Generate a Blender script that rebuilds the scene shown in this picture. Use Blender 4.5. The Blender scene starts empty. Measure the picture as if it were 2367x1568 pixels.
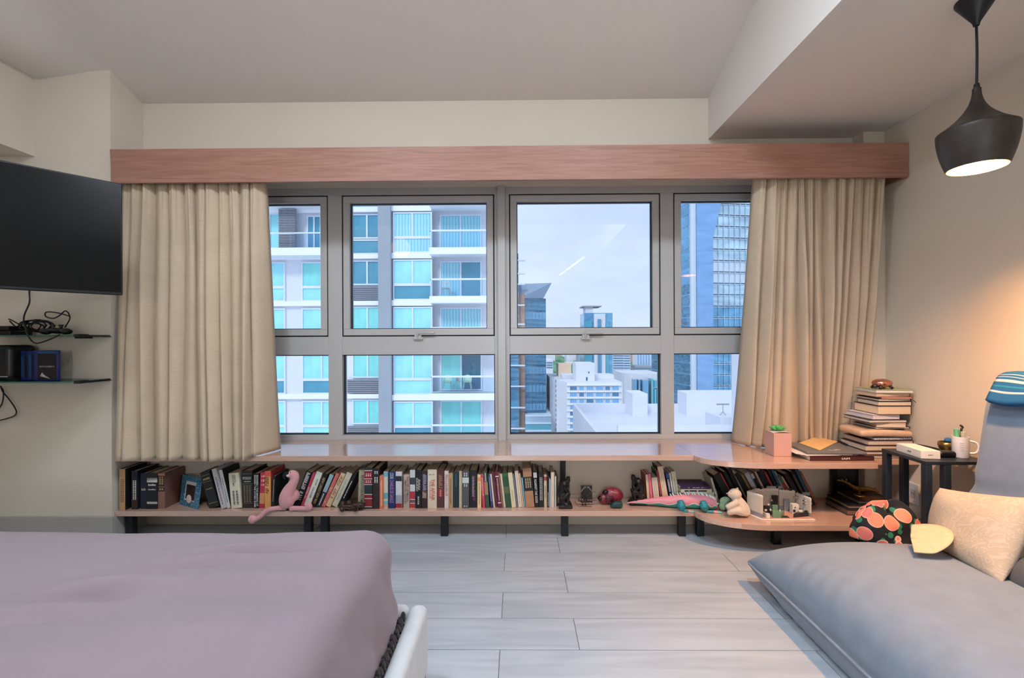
import bpy, bmesh, math, random
from mathutils import Matrix, Vector, noise
random.seed(7)
SC = bpy.context.scene
COL = SC.collection
# ------------------------------------------------------------------ camera
F = 1071.0; CAMP = Vector((0, 0, 1.19)); ROLL = math.radians(0.25); YAW = math.radians(0.6)
cam_d = bpy.data.cameras.new('camera'); cam = bpy.data.objects.new('camera', cam_d); COL.objects.link(cam)
cam_d.sensor_fit = 'HORIZONTAL'; cam_d.sensor_width = 36.0; cam_d.lens = 36.0 * F / 2367.0
cam_d.clip_start = 0.02; cam_d.clip_end = 9000
CR = Matrix.Rotation(YAW, 3, 'Z') @ Matrix.Rotation(ROLL, 3, 'Y') @ Matrix.Rotation(math.pi / 2, 3, 'X')
cam.matrix_world = Matrix.Translation(CAMP) @ CR.to_4x4()
SC.camera = cam
def ray(px, py): return CR @ Vector(((px - 1183.5) / F, -(py - 784.0) / F, -1.0))
def at(px, py, Y): d = ray(px, py); return CAMP + d * (Y / d.y)
def onz(px, py, z): d = ray(px, py); return CAMP + d * ((z - CAMP.z) / d.z)
def onx(px, py, x): d = ray(px, py); return CAMP + d * (x / d.x)
# ------------------------------------------------------------------ exposure
vs = SC.view_settings
SC.display_settings.display_device = 'sRGB'
vs.view_transform = 'Standard'; vs.look = 'None'; vs.gamma = 1.0; vs.use_curve_mapping = False; vs.exposure = 0.0
cy = SC.cycles; cy.max_bounces = 5; cy.diffuse_bounces = 3; cy.glossy_bounces = 2; cy.transmission_bounces = 2; cy.transparent_max_bounces = 8
cy.caustics_reflective = False; cy.caustics_refractive = False; cy.use_adaptive_sampling = True; cy.adaptive_threshold = 0.06; cy.adaptive_min_samples = 12
# ------------------------------------------------------------------ sky
SKY_GAIN = 1.08
world = bpy.data.worlds.new('overcast_sky'); SC.world = world; world.use_nodes = True
wn, wl = world.node_tree.nodes, world.node_tree.links
bg = wn['Background']
wtc = wn.new('ShaderNodeTexCoord'); wmap = wn.new('ShaderNodeMapping'); wmap.inputs['Scale'].default_value = (1.6, 1.6, 5.0)
wno = wn.new('ShaderNodeTexNoise'); wno.inputs['Scale'].default_value = 2.2; wno.inputs['Detail'].default_value = 6
wcr = wn.new('ShaderNodeValToRGB')
wcr.color_ramp.elements[0].position = 0.36; wcr.color_ramp.elements[0].color = (0.68, 0.75, 1.0, 1)
wcr.color_ramp.elements[1].position = 0.66; wcr.color_ramp.elements[1].color = (0.82, 0.87, 1.06, 1)
wl.new(wtc.outputs['Generated'], wmap.inputs['Vector']); wl.new(wmap.outputs['Vector'], wno.inputs['Vector'])
wl.new(wno.outputs['Fac'], wcr.inputs['Fac']); wl.new(wcr.outputs['Color'], bg.inputs['Color'])
bg.inputs['Strength'].default_value = SKY_GAIN
# ------------------------------------------------------------------ sun (behind the building, lights the facades opposite)
sd = bpy.data.lights.new('sun', 'SUN'); so = bpy.data.objects.new('sun', sd); COL.objects.link(so)
sd.energy = 1.35; sd.angle = math.radians(12); sd.color = (1.0, 0.97, 0.93)
so.rotation_euler = Vector((0.45, 1.0, -0.85)).to_track_quat('-Z', 'Y').to_euler()
so.location = (0, -20, 30)

# ------------------------------------------------------------------ helpers
def s2l(c):
    c /= 255.0
    return c / 12.92 if c <= 0.04045 else ((c + 0.055) / 1.055) ** 2.4
def rgb(c): return (s2l(c[0]), s2l(c[1]), s2l(c[2]), 1.0)
MATS = {}
def mat(name, c=(200, 200, 200), rough=0.6, metal=0.0, var=0.06, scale=30.0, bump=0.0, bscale=None, spec=0.5, stretch=(1, 1, 1), emit=None, es=0.0, sheen=0.0, dist=0.0):
    """plain procedural material: base colour with a little noise variation and optional bump"""
    if name in MATS: return MATS[name]
    m = bpy.data.materials.new(name); m.use_nodes = True; MATS[name] = m
    n, l = m.node_tree.nodes, m.node_tree.links; b = n['Principled BSDF']
    b.inputs['Roughness'].default_value = rough; b.inputs['Metallic'].default_value = metal
    b.inputs['Specular IOR Level'].default_value = spec
    if sheen: b.inputs['Sheen Weight'].default_value = sheen
    col = rgb(c)
    tc = n.new('ShaderNodeTexCoord'); mp = n.new('ShaderNodeMapping'); mp.inputs['Scale'].default_value = stretch
    no = n.new('ShaderNodeTexNoise'); no.inputs['Scale'].default_value = scale; no.inputs['Detail'].default_value = 4
    no.inputs['Distortion'].default_value = dist
    l.new(tc.outputs['Object'], mp.inputs['Vector']); l.new(mp.outputs['Vector'], no.inputs['Vector'])
    cr = n.new('ShaderNodeValToRGB')
    cr.color_ramp.elements[0].position = 0.3; cr.color_ramp.elements[1].position = 0.7
    cr.color_ramp.elements[0].color = tuple(x * (1 - var) for x in col[:3]) + (1,)
    cr.color_ramp.elements[1].color = tuple(min(1, x * (1 + var)) for x in col[:3]) + (1,)
    l.new(no.outputs['Fac'], cr.inputs['Fac']); l.new(cr.outputs['Color'], b.inputs['Base Color'])
    if bump:
        n2 = n.new('ShaderNodeTexNoise'); n2.inputs['Scale'].default_value = bscale or scale * 3; n2.inputs['Detail'].default_value = 3
        l.new(mp.outputs['Vector'], n2.inputs['Vector'])
        bp = n.new('ShaderNodeBump'); bp.inputs['Strength'].default_value = bump; bp.inputs['Distance'].default_value = 0.004
        l.new(n2.outputs['Fac'], bp.inputs['Height']); l.new(bp.outputs['Normal'], b.inputs['Normal'])
    if emit:
        b.inputs['Emission Color'].default_value = rgb(emit); b.inputs['Emission Strength'].default_value = es
    return m
def glass_mat(name, tint, fac=None, ior=1.45, rough=0.0):
    if name in MATS: return MATS[name]
    m = bpy.data.materials.new(name); m.use_nodes = True; MATS[name] = m
    n, l = m.node_tree.nodes, m.node_tree.links; n.remove(n['Principled BSDF'])
    t = n.new('ShaderNodeBsdfTransparent'); t.inputs['Color'].default_value = tint
    g = n.new('ShaderNodeBsdfGlossy'); g.inputs['Roughness'].default_value = rough
    f = n.new('ShaderNodeFresnel'); f.inputs['IOR'].default_value = ior
    mx = n.new('ShaderNodeMixShader')
    l.new(f.outputs['Fac'], mx.inputs['Fac']); l.new(t.outputs['BSDF'], mx.inputs[1]); l.new(g.outputs['BSDF'], mx.inputs[2])
    l.new(mx.outputs['Shader'], n['Material Output'].inputs['Surface'])
    return m
def wood_mat(name, c1, c2, rough=0.45, stretch=(1.2, 14, 14), scale=3.0, bump=0.05, perobj=0.0, knots=False, coat=0.0):
    if name in MATS: return MATS[name]
    m = bpy.data.materials.new(name); m.use_nodes = True; MATS[name] = m
    n, l = m.node_tree.nodes, m.node_tree.links; b = n['Principled BSDF']; b.inputs['Roughness'].default_value = rough
    if coat: b.inputs['Coat Weight'].default_value = coat; b.inputs['Coat Roughness'].default_value = 0.12; b.inputs['Coat IOR'].default_value = 1.5 + .6 * coat
    g = n.new('ShaderNodeNewGeometry'); oi = n.new('ShaderNodeObjectInfo')
    ad = n.new('ShaderNodeVectorMath'); ad.operation = 'MULTIPLY_ADD'
    ad.inputs[1].default_value = (17, 9, 5)
    l.new(oi.outputs['Random'], ad.inputs[0]); l.new(g.outputs['Position'], ad.inputs[2])
    mp = n.new('ShaderNodeMapping'); mp.inputs['Scale'].default_value = stretch
    l.new((ad if perobj else g).outputs[0], mp.inputs['Vector'])
    no = n.new('ShaderNodeTexNoise'); no.inputs['Scale'].default_value = scale; no.inputs['Detail'].default_value = 7; no.inputs['Distortion'].default_value = 1.2
    l.new(mp.outputs['Vector'], no.inputs['Vector'])
    cr = n.new('ShaderNodeValToRGB'); cr.color_ramp.elements[0].position = 0.35; cr.color_ramp.elements[1].position = 0.62
    cr.color_ramp.elements[0].color = rgb(c1); cr.color_ramp.elements[1].color = rgb(c2)
    l.new(no.outputs['Fac'], cr.inputs['Fac']); out = cr.outputs['Color']
    if perobj:
        hs = n.new('ShaderNodeHueSaturation'); mr = n.new('ShaderNodeMapRange')
        mr.inputs['To Min'].default_value = 1 - perobj; mr.inputs['To Max'].default_value = 1 + perobj
        l.new(oi.outputs['Random'], mr.inputs['Value']); l.new(mr.outputs['Result'], hs.inputs['Value']); l.new(out, hs.inputs['Color']); out = hs.outputs['Color']
    if knots:
        mp2 = n.new('ShaderNodeMapping'); mp2.inputs['Scale'].default_value = (1.0, 2.6, 1); l.new(ad.outputs[0], mp2.inputs['Vector'])
        vo = n.new('ShaderNodeTexVoronoi'); vo.inputs['Scale'].default_value = 1.9; l.new(mp2.outputs['Vector'], vo.inputs['Vector'])
        k = n.new('ShaderNodeValToRGB'); k.color_ramp.elements[0].position = 0.0; k.color_ramp.elements[1].position = 0.045
        k.color_ramp.elements[0].color = rgb((110, 100, 96)); k.color_ramp.elements[1].color = (1, 1, 1, 1)
        l.new(vo.outputs['Distance'], k.inputs['Fac'])
        mu = n.new('ShaderNodeMix'); mu.data_type = 'RGBA'; mu.blend_type = 'MULTIPLY'; mu.inputs['Factor'].default_value = 0.8
        l.new(out, mu.inputs['A']); l.new(k.outputs['Color'], mu.inputs['B']); out = mu.outputs['Result']
    l.new(out, b.inputs['Base Color'])
    bp = n.new('ShaderNodeBump'); bp.inputs['Strength'].default_value = bump; bp.inputs['Distance'].default_value = 0.002
    l.new(no.outputs['Fac'], bp.inputs['Height']); l.new(bp.outputs['Normal'], b.inputs['Normal'])
    return m
def wmat(o):
    b = o.matrix_basis.copy()
    return b if o.parent is None else wmat(o.parent) @ o.matrix_parent_inverse @ b
def tag(o, label=None, cat=None, group=None, kind=None):
    if label: o['label'] = label
    if cat: o['category'] = cat
    if group: o['group'] = group
    if kind: o['kind'] = kind
    return o
def par(o, p, local=False):
    o.parent = p
    if not local: o.matrix_parent_inverse = wmat(p).inverted()
def thing(name, label, cat, loc=(0, 0, 0), rot=(0, 0, 0), group=None, kind=None):
    o = bpy.data.objects.new(name, None); COL.objects.link(o); o.empty_display_size = 0.05
    o.location = loc; o.rotation_euler = rot
    return tag(o, label, cat, group, kind)
class MB:
    def __init__(s): s.v = []; s.f = []; s.mi = []
    def add(s, vs_, fs, mi=0):
        b = len(s.v); s.v += [tuple(v) for v in vs_]; s.f += [tuple(i + b for i in f) for f in fs]; s.mi += [mi] * len(fs); return s
    def hexa(s, p, mi=0):  # p: 4 bottom ccw, 4 top ccw
        return s.add(p, [(3, 2, 1, 0), (4, 5, 6, 7), (0, 1, 5, 4), (1, 2, 6, 5), (2, 3, 7, 6), (3, 0, 4, 7)], mi)
    def box(s, x0, x1, y0, y1, z0, z1, mi=0, M=None):
        p = [(x0, y0, z0), (x1, y0, z0), (x1, y1, z0), (x0, y1, z0), (x0, y0, z1), (x1, y0, z1), (x1, y1, z1), (x0, y1, z1)]
        if M: p = [M @ Vector(q) for q in p]
        return s.hexa(p, mi)
    def prism(s, poly, z0, z1, M=None, mi=0):
        n = len(poly); p = [Vector((a, b, z0)) for a, b in poly] + [Vector((a, b, z1)) for a, b in poly]
        if M: p = [M @ q for q in p]
        return s.add(p, [tuple(range(n - 1, -1, -1)), tuple(range(n, 2 * n))] + [(i, (i + 1) % n, n + (i + 1) % n, n + i) for i in range(n)], mi)
    def tube(s, pts, r, n=8, mi=0, sub=0):
        pts = [Vector(p) for p in pts]
        rs = list(r) if hasattr(r, '__len__') else [r] * len(pts)
        if sub:
            P, R = [], []
            for i in range(len(pts) - 1):
                p0, p1, p2, p3 = pts[max(i - 1, 0)], pts[i], pts[i + 1], pts[min(i + 2, len(pts) - 1)]
                for k in range(sub):
                    t = k / sub
                    P.append(0.5 * ((2 * p1) + (p2 - p0) * t + (2 * p0 - 5 * p1 + 4 * p2 - p3) * t * t + (3 * p1 - p0 - 3 * p2 + p3) * t ** 3))
                    R.append(rs[i] * (1 - t) + rs[i + 1] * t)
            pts, rs = P + [pts[-1]], R + [rs[-1]]
        vs_, fs = [], []; N = None
        for i, p in enumerate(pts):
            d = (pts[min(i + 1, len(pts) - 1)] - pts[max(i - 1, 0)]).normalized()
            if N is None: N = d.orthogonal().normalized()
            N = (N - d * N.dot(d)); N = N.normalized() if N.length > 1e-6 else d.orthogonal().normalized()
            B = d.cross(N)
            for k in range(n):
                a = 2 * math.pi * k / n; vs_.append(p + (N * math.cos(a) + B * math.sin(a)) * rs[i])
        for i in range(len(pts) - 1):
            for k in range(n): fs.append((i * n + k, i * n + (k + 1) % n, (i + 1) * n + (k + 1) % n, (i + 1) * n + k))
        fs.append(tuple(range(n - 1, -1, -1))); m = (len(pts) - 1) * n; fs.append(tuple(range(m, m + n)))
        return s.add(vs_, fs, mi)
    def lathe(s, prof, M=None, n=32, mi=0, close=False):
        vs_, fs = [], []
        for r, z in prof:
            for k in range(n):
                a = 2 * math.pi * k / n; v = Vector((r * math.cos(a), r * math.sin(a), z)); vs_.append(M @ v if M else v)
        for i in range(len(prof) - 1):
            for k in range(n): fs.append((i * n + k, i * n + (k + 1) % n, (i + 1) * n + (k + 1) % n, (i + 1) * n + k))
        if close: fs.append(tuple(range(n - 1, -1, -1))); m = (len(prof) - 1) * n; fs.append(tuple(range(m, m + n)))
        return s.add(vs_, fs, mi)
    def ell(s, c, r, M=None, nu=16, nv=10, mi=0):
        c = Vector(c); r = r if hasattr(r, '__len__') else (r, r, r)
        vs_, fs = [], []
        R = M or Matrix.Identity(3)
        for j in range(nv + 1):
            t = math.pi * j / nv
            for k in range(nu):
                a = 2 * math.pi * k / nu
                vs_.append(c + R @ Vector((r[0] * math.sin(t) * math.cos(a), r[1] * math.sin(t) * math.sin(a), r[2] * math.cos(t))))
        for j in range(nv):
            for k in range(nu): fs.append((j * nu + k, (j + 1) * nu + k, (j + 1) * nu + (k + 1) % nu, j * nu + (k + 1) % nu))
        return s.add(vs_, fs, mi)
    def grid(s, fn, nu, nv, mi=0):
        vs_ = [fn(i / nu, j / nv) for j in range(nv + 1) for i in range(nu + 1)]
        return s.add(vs_, [(j * (nu + 1) + i, j * (nu + 1) + i + 1, (j + 1) * (nu + 1) + i + 1, (j + 1) * (nu + 1) + i) for j in range(nv) for i in range(nu)], mi)
    def rbox(s, x0, x1, y0, y1, z0, z1, r, n=(6, 6, 6), fn=None, mi=0):
        """rounded box; n cells per axis; fn displaces each vertex"""
        lo = Vector((x0, y0, z0)); hi = Vector((x1, y1, z1)); idx = {}; vs_, fs = [], []
        def axis(a, b, k):
            e = min(r, (b - a) / 2 - 1e-4); inner = [a + e + (b - a - 2 * e) * i / k for i in range(k + 1)]
            return [a, a + e * .12, a + e * .35, a + e * .65] + inner + [b - e * .65, b - e * .35, b - e * .12, b]
        ax = [axis(lo[i], hi[i], n[i]) for i in range(3)]
        def V(i, j, k):
            key = (i, j, k)
            if key not in idx:
                p = Vector((ax[0][i], ax[1][j], ax[2][k])); q = Vector([min(max(p[t], lo[t] + min(r, (hi[t] - lo[t]) / 2)), hi[t] - min(r, (hi[t] - lo[t]) / 2)) for t in range(3)])
                d = p - q
                if d.length > 1e-9: p = q + d.normalized() * min(r, min(hi[t] - lo[t] for t in range(3)) / 2)
                if fn: p = Vector(fn(p))
                idx[key] = len(vs_); vs_.append(p)
            return idx[key]
        X, Y, Z = len(ax[0]) - 1, len(ax[1]) - 1, len(ax[2]) - 1
        for i in range(X):
            for j in range(Y): fs += [(V(i, j, 0), V(i, j + 1, 0), V(i + 1, j + 1, 0), V(i + 1, j, 0)), (V(i, j, Z), V(i + 1, j, Z), V(i + 1, j + 1, Z), V(i, j + 1, Z))]
        for i in range(X):
            for k in range(Z): fs += [(V(i, 0, k), V(i + 1, 0, k), V(i + 1, 0, k + 1), V(i, 0, k + 1)), (V(i, Y, k), V(i, Y, k + 1), V(i + 1, Y, k + 1), V(i + 1, Y, k))]
        for j in range(Y):
            for k in range(Z): fs += [(V(0, j, k), V(0, j, k + 1), V(0, j + 1, k + 1), V(0, j + 1, k)), (V(X, j, k), V(X, j + 1, k), V(X, j + 1, k + 1), V(X, j, k + 1))]
        return s.add(vs_, fs, mi)
    def pillow(s, c, T, pw=2.6, q=0.5, n=(24, 24), fn=None, mi=0, flat=None):
        """pillow between 4 corner points c00,c10,c11,c01 with half thickness T"""
        c = [Vector(p) for p in c]; N = ((c[1] - c[0]).cross(c[3] - c[0])).normalized()
        for sgn in (1, -1):
            def f(u, v):
                p = c[0] * (1 - u) * (1 - v) + c[1] * u * (1 - v) + c[2] * u * v + c[3] * (1 - u) * v
                a, b = abs(2 * u - 1), abs(2 * v - 1)
                t = max(0.0, (1 - a ** pw) * (1 - b ** pw)) ** q
                pinch = 0.05
                mid = (c[0] + c[1] + c[2] + c[3]) / 4
                p = p + (mid - p) * pinch * (1 - max(a, b) ** 6 * min(a, b) ** 3) * max(a, b) ** 4
                h = T * t * sgn
                if fn: h = fn(u, v, h, sgn)
                p = p + N * h
                if flat is not None: p.z = max(p.z, flat)
                return p
            def g(i, k): x = i; return 0.5 - 0.5 * math.cos(math.pi * x)
            def f2(u, v): return f(g(u, 0), g(v, 0)) if sgn > 0 else f(g(1 - u, 0), g(v, 0))
            s.grid(f2, n[0], n[1], mi)
        return s
    def mesh(s, name):
        me = bpy.data.meshes.new(name); me.from_pydata(s.v, [], s.f); return me
    def build(s, name, m, parent=None, smooth=None, bevel=0.0, local=False, weld=False, seg=2, remesh=0.0, sub=0, solid=0.0):
        me = s.mesh(name)
        for x in (m if isinstance(m, (list, tuple)) else [m]): me.materials.append(x)
        for p, k in zip(me.polygons, s.mi): p.material_index = k
        if weld:
            bm = bmesh.new(); bm.from_mesh(me); bmesh.ops.remove_doubles(bm, verts=bm.verts, dist=1e-5); bmesh.ops.recalc_face_normals(bm, faces=bm.faces); bm.to_mesh(me); bm.free()
        if smooth is not None:
            me.polygons.foreach_set('use_smooth', [True] * len(me.polygons))
            if smooth < 180: me.set_sharp_from_angle(angle=math.radians(smooth))
        o = bpy.data.objects.new(name, me); COL.objects.link(o)
        if parent is not None: par(o, parent, local)
        if remesh:
            md = o.modifiers.new('remesh', 'REMESH'); md.mode = 'VOXEL'; md.voxel_size = remesh; md.use_smooth_shade = True
            ms = o.modifiers.new('smooth', 'SMOOTH'); ms.iterations = 6; ms.factor = 0.5
        if bevel:
            md = o.modifiers.new('bevel', 'BEVEL'); md.width = bevel; md.segments = seg; md.limit_method = 'ANGLE'; md.angle_limit = math.radians(40)
        if sub: md = o.modifiers.new('sub', 'SUBSURF'); md.levels = sub; md.render_levels = sub
        if solid: md = o.modifiers.new('solid', 'SOLIDIFY'); md.thickness = solid; md.offset = 0
        return o
CUBES = {}
def ubox(name, x0, x1, y0, y1, z0, z1, m, parent=None, rotz=0.0):
    """box that shares one cube mesh per material"""
    if m.name not in CUBES:
        me = MB().box(-.5, .5, -.5, .5, -.5, .5).mesh('block_' + m.name); me.materials.append(m); CUBES[m.name] = me
    o = bpy.data.objects.new(name, CUBES[m.name]); COL.objects.link(o)
    o.location = ((x0 + x1) / 2, (y0 + y1) / 2, (z0 + z1) / 2); o.scale = (abs(x1 - x0), abs(y1 - y0), abs(z1 - z0)); o.rotation_euler = (0, 0, rotz)
    if parent is not None: par(o, parent)
    return o
TXT = {}
def text_mesh(body, m, bold=0.0):
    """flat letters as a mesh, normalised to unit height box; returns (mesh, width, height)"""
    key = (body, m.name)
    if key not in TXT:
        cu = bpy.data.curves.new('letters', 'FONT'); cu.body = body; cu.size = 1.0; cu.offset = bold; cu.resolution_u = 2; cu.space_line = 0.85
        o = bpy.data.objects.new('letters_tmp', cu); COL.objects.link(o)
        dg = bpy.context.evaluated_depsgraph_get(); dg.update()
        me = bpy.data.meshes.new_from_object(o.evaluated_get(dg)); bpy.data.objects.remove(o)
        me.materials.clear(); me.materials.append(m)
        xs = [v.co.x for v in me.vertices]; ys = [v.co.y for v in me.vertices]
        x0, x1, y0, y1 = min(xs), max(xs), min(ys), max(ys)
        for v in me.vertices: v.co.x -= (x0 + x1) / 2; v.co.y -= (y0 + y1) / 2
        TXT[key] = (me, x1 - x0, y1 - y0)
    return TXT[key]
def lettering(body, m, center, R, U, length, height, parent, local=False, name='lettering'):
    """letters centred at center, running along R with up U, fitted in length x height"""
    me, w, h = text_mesh(body, m, 0.012)
    R = Vector(R).normalized(); U = Vector(U).normalized(); N = R.cross(U)
    o = bpy.data.objects.new(name, me); COL.objects.link(o)
    M = Matrix((R, U, N)).transposed().to_4x4(); M.translation = Vector(center)
    o.matrix_basis = M @ Matrix.Diagonal((length / w, height / h, 1, 1))
    par(o, parent, local); return o

# ------------------------------------------------------------------ shared materials
M_wall = mat('wall_paint', (222, 212, 195), 0.85, var=0.015, scale=3)
M_ceil = mat('ceiling_paint', (232, 226, 218), 0.9, var=0.012, scale=2)
M_base = mat('baseboard_grey', (172, 168, 160), 0.6, var=0.03, scale=6)
M_shelf = wood_mat('birch_laminate', (204, 165, 144), (211, 173, 152), 0.22, (2.0, 14, 14), 2.4, 0.02, coat=0.9)
M_val = wood_mat('valance_oak', (158, 112, 95), (174, 129, 111), 0.5, (1.4, 20, 22), 2.2, 0.05)
M_plank = wood_mat('floor_porcelain_wood', (172, 181, 190), (190, 198, 206), 0.3, (.8, 7, 7), 1.8, 0.02, perobj=0.035, knots=True, coat=0.35)
M_grout = mat('grout', (120, 114, 108), 0.9)
M_alu = mat('window_aluminium', (194, 193, 191), 0.32, 0.0, var=0.01, scale=4, spec=0.6)
M_gask = mat('black_gasket', (28, 34, 42), 0.6)
M_black = mat('black_metal', (24, 28, 32), 0.45, var=0.1)
M_pane = glass_mat('window_glass', (0.93, 0.985, 1.0, 1))
M_white = mat('white_plastic', (236, 236, 234), 0.4, var=0.01)
M_paper = mat('book_pages', (214, 198, 172), 0.9, var=0.16, scale=90, stretch=(6, 1, 1))
# ================================================================== THE ROOM
YW = 2.97       # header wall plane and wall below the bench
YG = 3.18       # inner face of the window frame
ZS = 0.50       # bench top
ZL = 0.172      # lower shelf top
XR = at(2046, 600, 2.88).x          # right wall
XL = at(331, 280, YW).x             # side of the column
YC = 2.727                          # face of the column
XBEAM = at(1637, 280, YW).x; ZBEAM = at(1637, 322, YW).z
XLB = at(80, 260, YC).x; ZLB = at(80, 362, YC).z
def ceil_z(x, y):
    base = at(950, 236, YW).z
    t = min(max(YW - y, 0), 1.6); z = base + 0.335 * t - 0.085 * max(0, t - 0.7) ** 2
    if x < -2.45:
        k = min(1, (-2.45 - x) / 0.36); k = k * k * (3 - 2 * k)
        z = z * (1 - k) + min(z, 2.755) * k
    return z
# floor: base slab + planks
fl = tag(MB().box(-3.3, XR + .1, -3.1, 3.3, -0.1, -0.0035).build('floor', M_grout), 'pale grey wood-look plank floor', 'floor', kind='structure')
k = 0
y1 = YW - 0.003
rows = [2.575 + 0.2] + [2.575 - 0.2005 * i for i in range(28)]
yb = [YW - .003] + rows
for i in range(len(yb) - 1):
    ya, yo = yb[i + 1], yb[i]
    if ya < -3.05: break
    off = (0.235 if i % 2 else -0.07) + (0.0)
    xs = [off + 1.2 * j for j in range(-4, 4)]
    xs = [-3.28] + [x for x in xs if -3.2 < x < XR - .05] + [XR - 0.001]
    for a, b in zip(xs[:-1], xs[1:]): ubox('plank', a + .0013, b - .0013, ya + .0013, yo - .0013, -0.003, 0.0, M_plank, fl)
# ceiling
m = MB(); m.grid(lambda u, v: (XLB - .02 + (XBEAM + .02 - XLB + .02) * u, -3.05 + (YW + 3.05 + .02) * v, ceil_z(XLB - .02 + (XBEAM + .04 - XLB) * u, -3.05 + (YW + 3.07) * v)), 40, 70)
m.box(-3.3, XR + .1, -3.1, 3.3, 3.25, 3.3)
tag(m.build('ceiling', M_ceil, smooth=60), 'pale sloping plaster ceiling above the window', 'ceiling', kind='structure')
tag(MB().box(XBEAM, XR + .1, -3.05, YW + .2, ZBEAM, 3.24).build('trim_1', M_ceil), 'dropped ceiling beam above the pendant lamp', 'beam', kind='structure')
tag(MB().box(-3.3, XLB, -3.05, YC + .05, ZLB, 3.24).build('trim_2', M_wall), 'boxed beam at the upper left corner', 'beam', kind='structure')
# walls
ZH = 2.235
tag(MB().box(XL - .02, XR + .1, YW, YW + .5, ZH, 3.24).build('wall_back', M_wall), 'cream wall strip above the curtain valance', 'wall', kind='structure')
tag(MB().box(XL - .02, XR + .1, YW, YW + .5, 0, ZS - .036).build('wall_back_lower', M_wall), 'pale wall behind the book shelf under the bench', 'wall', kind='structure')
tag(MB().box(-3.35, XL, YC, YW + .5, 0, 3.24).build('wall_left', M_wall), 'cream wall panel carrying the glass shelves', 'wall', kind='structure')
tag(MB().box(-3.35, -3.2, -3.1, YC, 0, 3.24).build('wall_left_side', M_wall), 'cream side wall left of the bed', 'wall', kind='structure')
xp = at(1995, 320, 2.88).x
m = MB().box(XR, XR + .12, -3.1, YW + .5, 0, 3.24); tag(m.build('wall_right', M_wall), 'pale pinkish wall behind the floor sofa', 'wall', kind='structure')
tag(MB().box(xp, XR, 2.88, YW + .5, ZS, ZBEAM).box(xp, XR, 2.88, YW, 0, ZS - .036).build('wall_right_pier', M_wall), 'narrow wall pier in the right window corner', 'wall', kind='structure')
tag(MB().box(-3.35, XR + .12, -3.2, -3.1, 0, 3.24).build('wall_behind', M_wall), 'wall behind the viewer', 'wall', kind='structure')
bb = MB().box(-3.2, XL + .012, YC - .012, YC, 0, .147).box(XL, XL + .012, YC, YW, 0, .147)
tag(bb.build('baseboard_left', M_base, bevel=.002), 'grey baseboard at the foot of the left wall', 'baseboard', kind='structure')
tag(MB().box(XR - .012, XR, -3, 2.88, 0, .12).build('baseboard_right', M_base, bevel=.002), 'grey baseboard along the right wall', 'baseboard', kind='structure')
# ------------------------------------------------------------------ window
def zx(px, py): p = at(px, py, YG); return p.x, p.z
WX0, WX1 = XL, xp + 0.02
ZT = ZH + .0; zTop = zx(967, 450)[1]; zM1 = zx(967, 778)[1]; zM0 = zx(967, 820)[1]; zB = zx(967, 1006)[1]
bays = [(zx(392, 600)[0], zx(758, 600)[0]), (zx(790, 600)[0], zx(1143, 600)[0]), (zx(1177, 600)[0], zx(1527, 600)[0]), (zx(1557, 600)[0], zx(1915, 600)[0])]
fr = thing('trim_3', 'pale grey aluminium window framework with mullions and transom', 'window frame', (0, YG, ZS), kind='structure')
D0, D1 = YG, YG + .09
MB().box(WX0, WX1, D0, D1, zTop, ZT + .03).build('head_rail', M_alu, fr, bevel=.002)
MB().box(WX0, WX1, D0, D1, ZS, zB).build('sill_rail', M_alu, fr, bevel=.002)
for a, b in [(WX0, bays[0][0]), (bays[0][1], bays[1][0]), (bays[1][1], bays[2][0]), (bays[2][1], bays[3][0]), (bays[3][1], WX1)]:
    MB().box(a, b, D0, D1, zB, zTop).build('mullion', M_alu, fr, bevel=.002)
xc0, xc1 = zx(1151, 600)[0], zx(1168, 600)[0]
MB().box(xc0, xc1, D0 - .035, D0 + .001, ZS, ZT).build('mullion_cover', M_alu, fr, bevel=.002)
for a, b in bays: MB().box(a, b, D0, D1, zM0, zM1).build('transom', M_alu, fr, bevel=.002)
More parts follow.
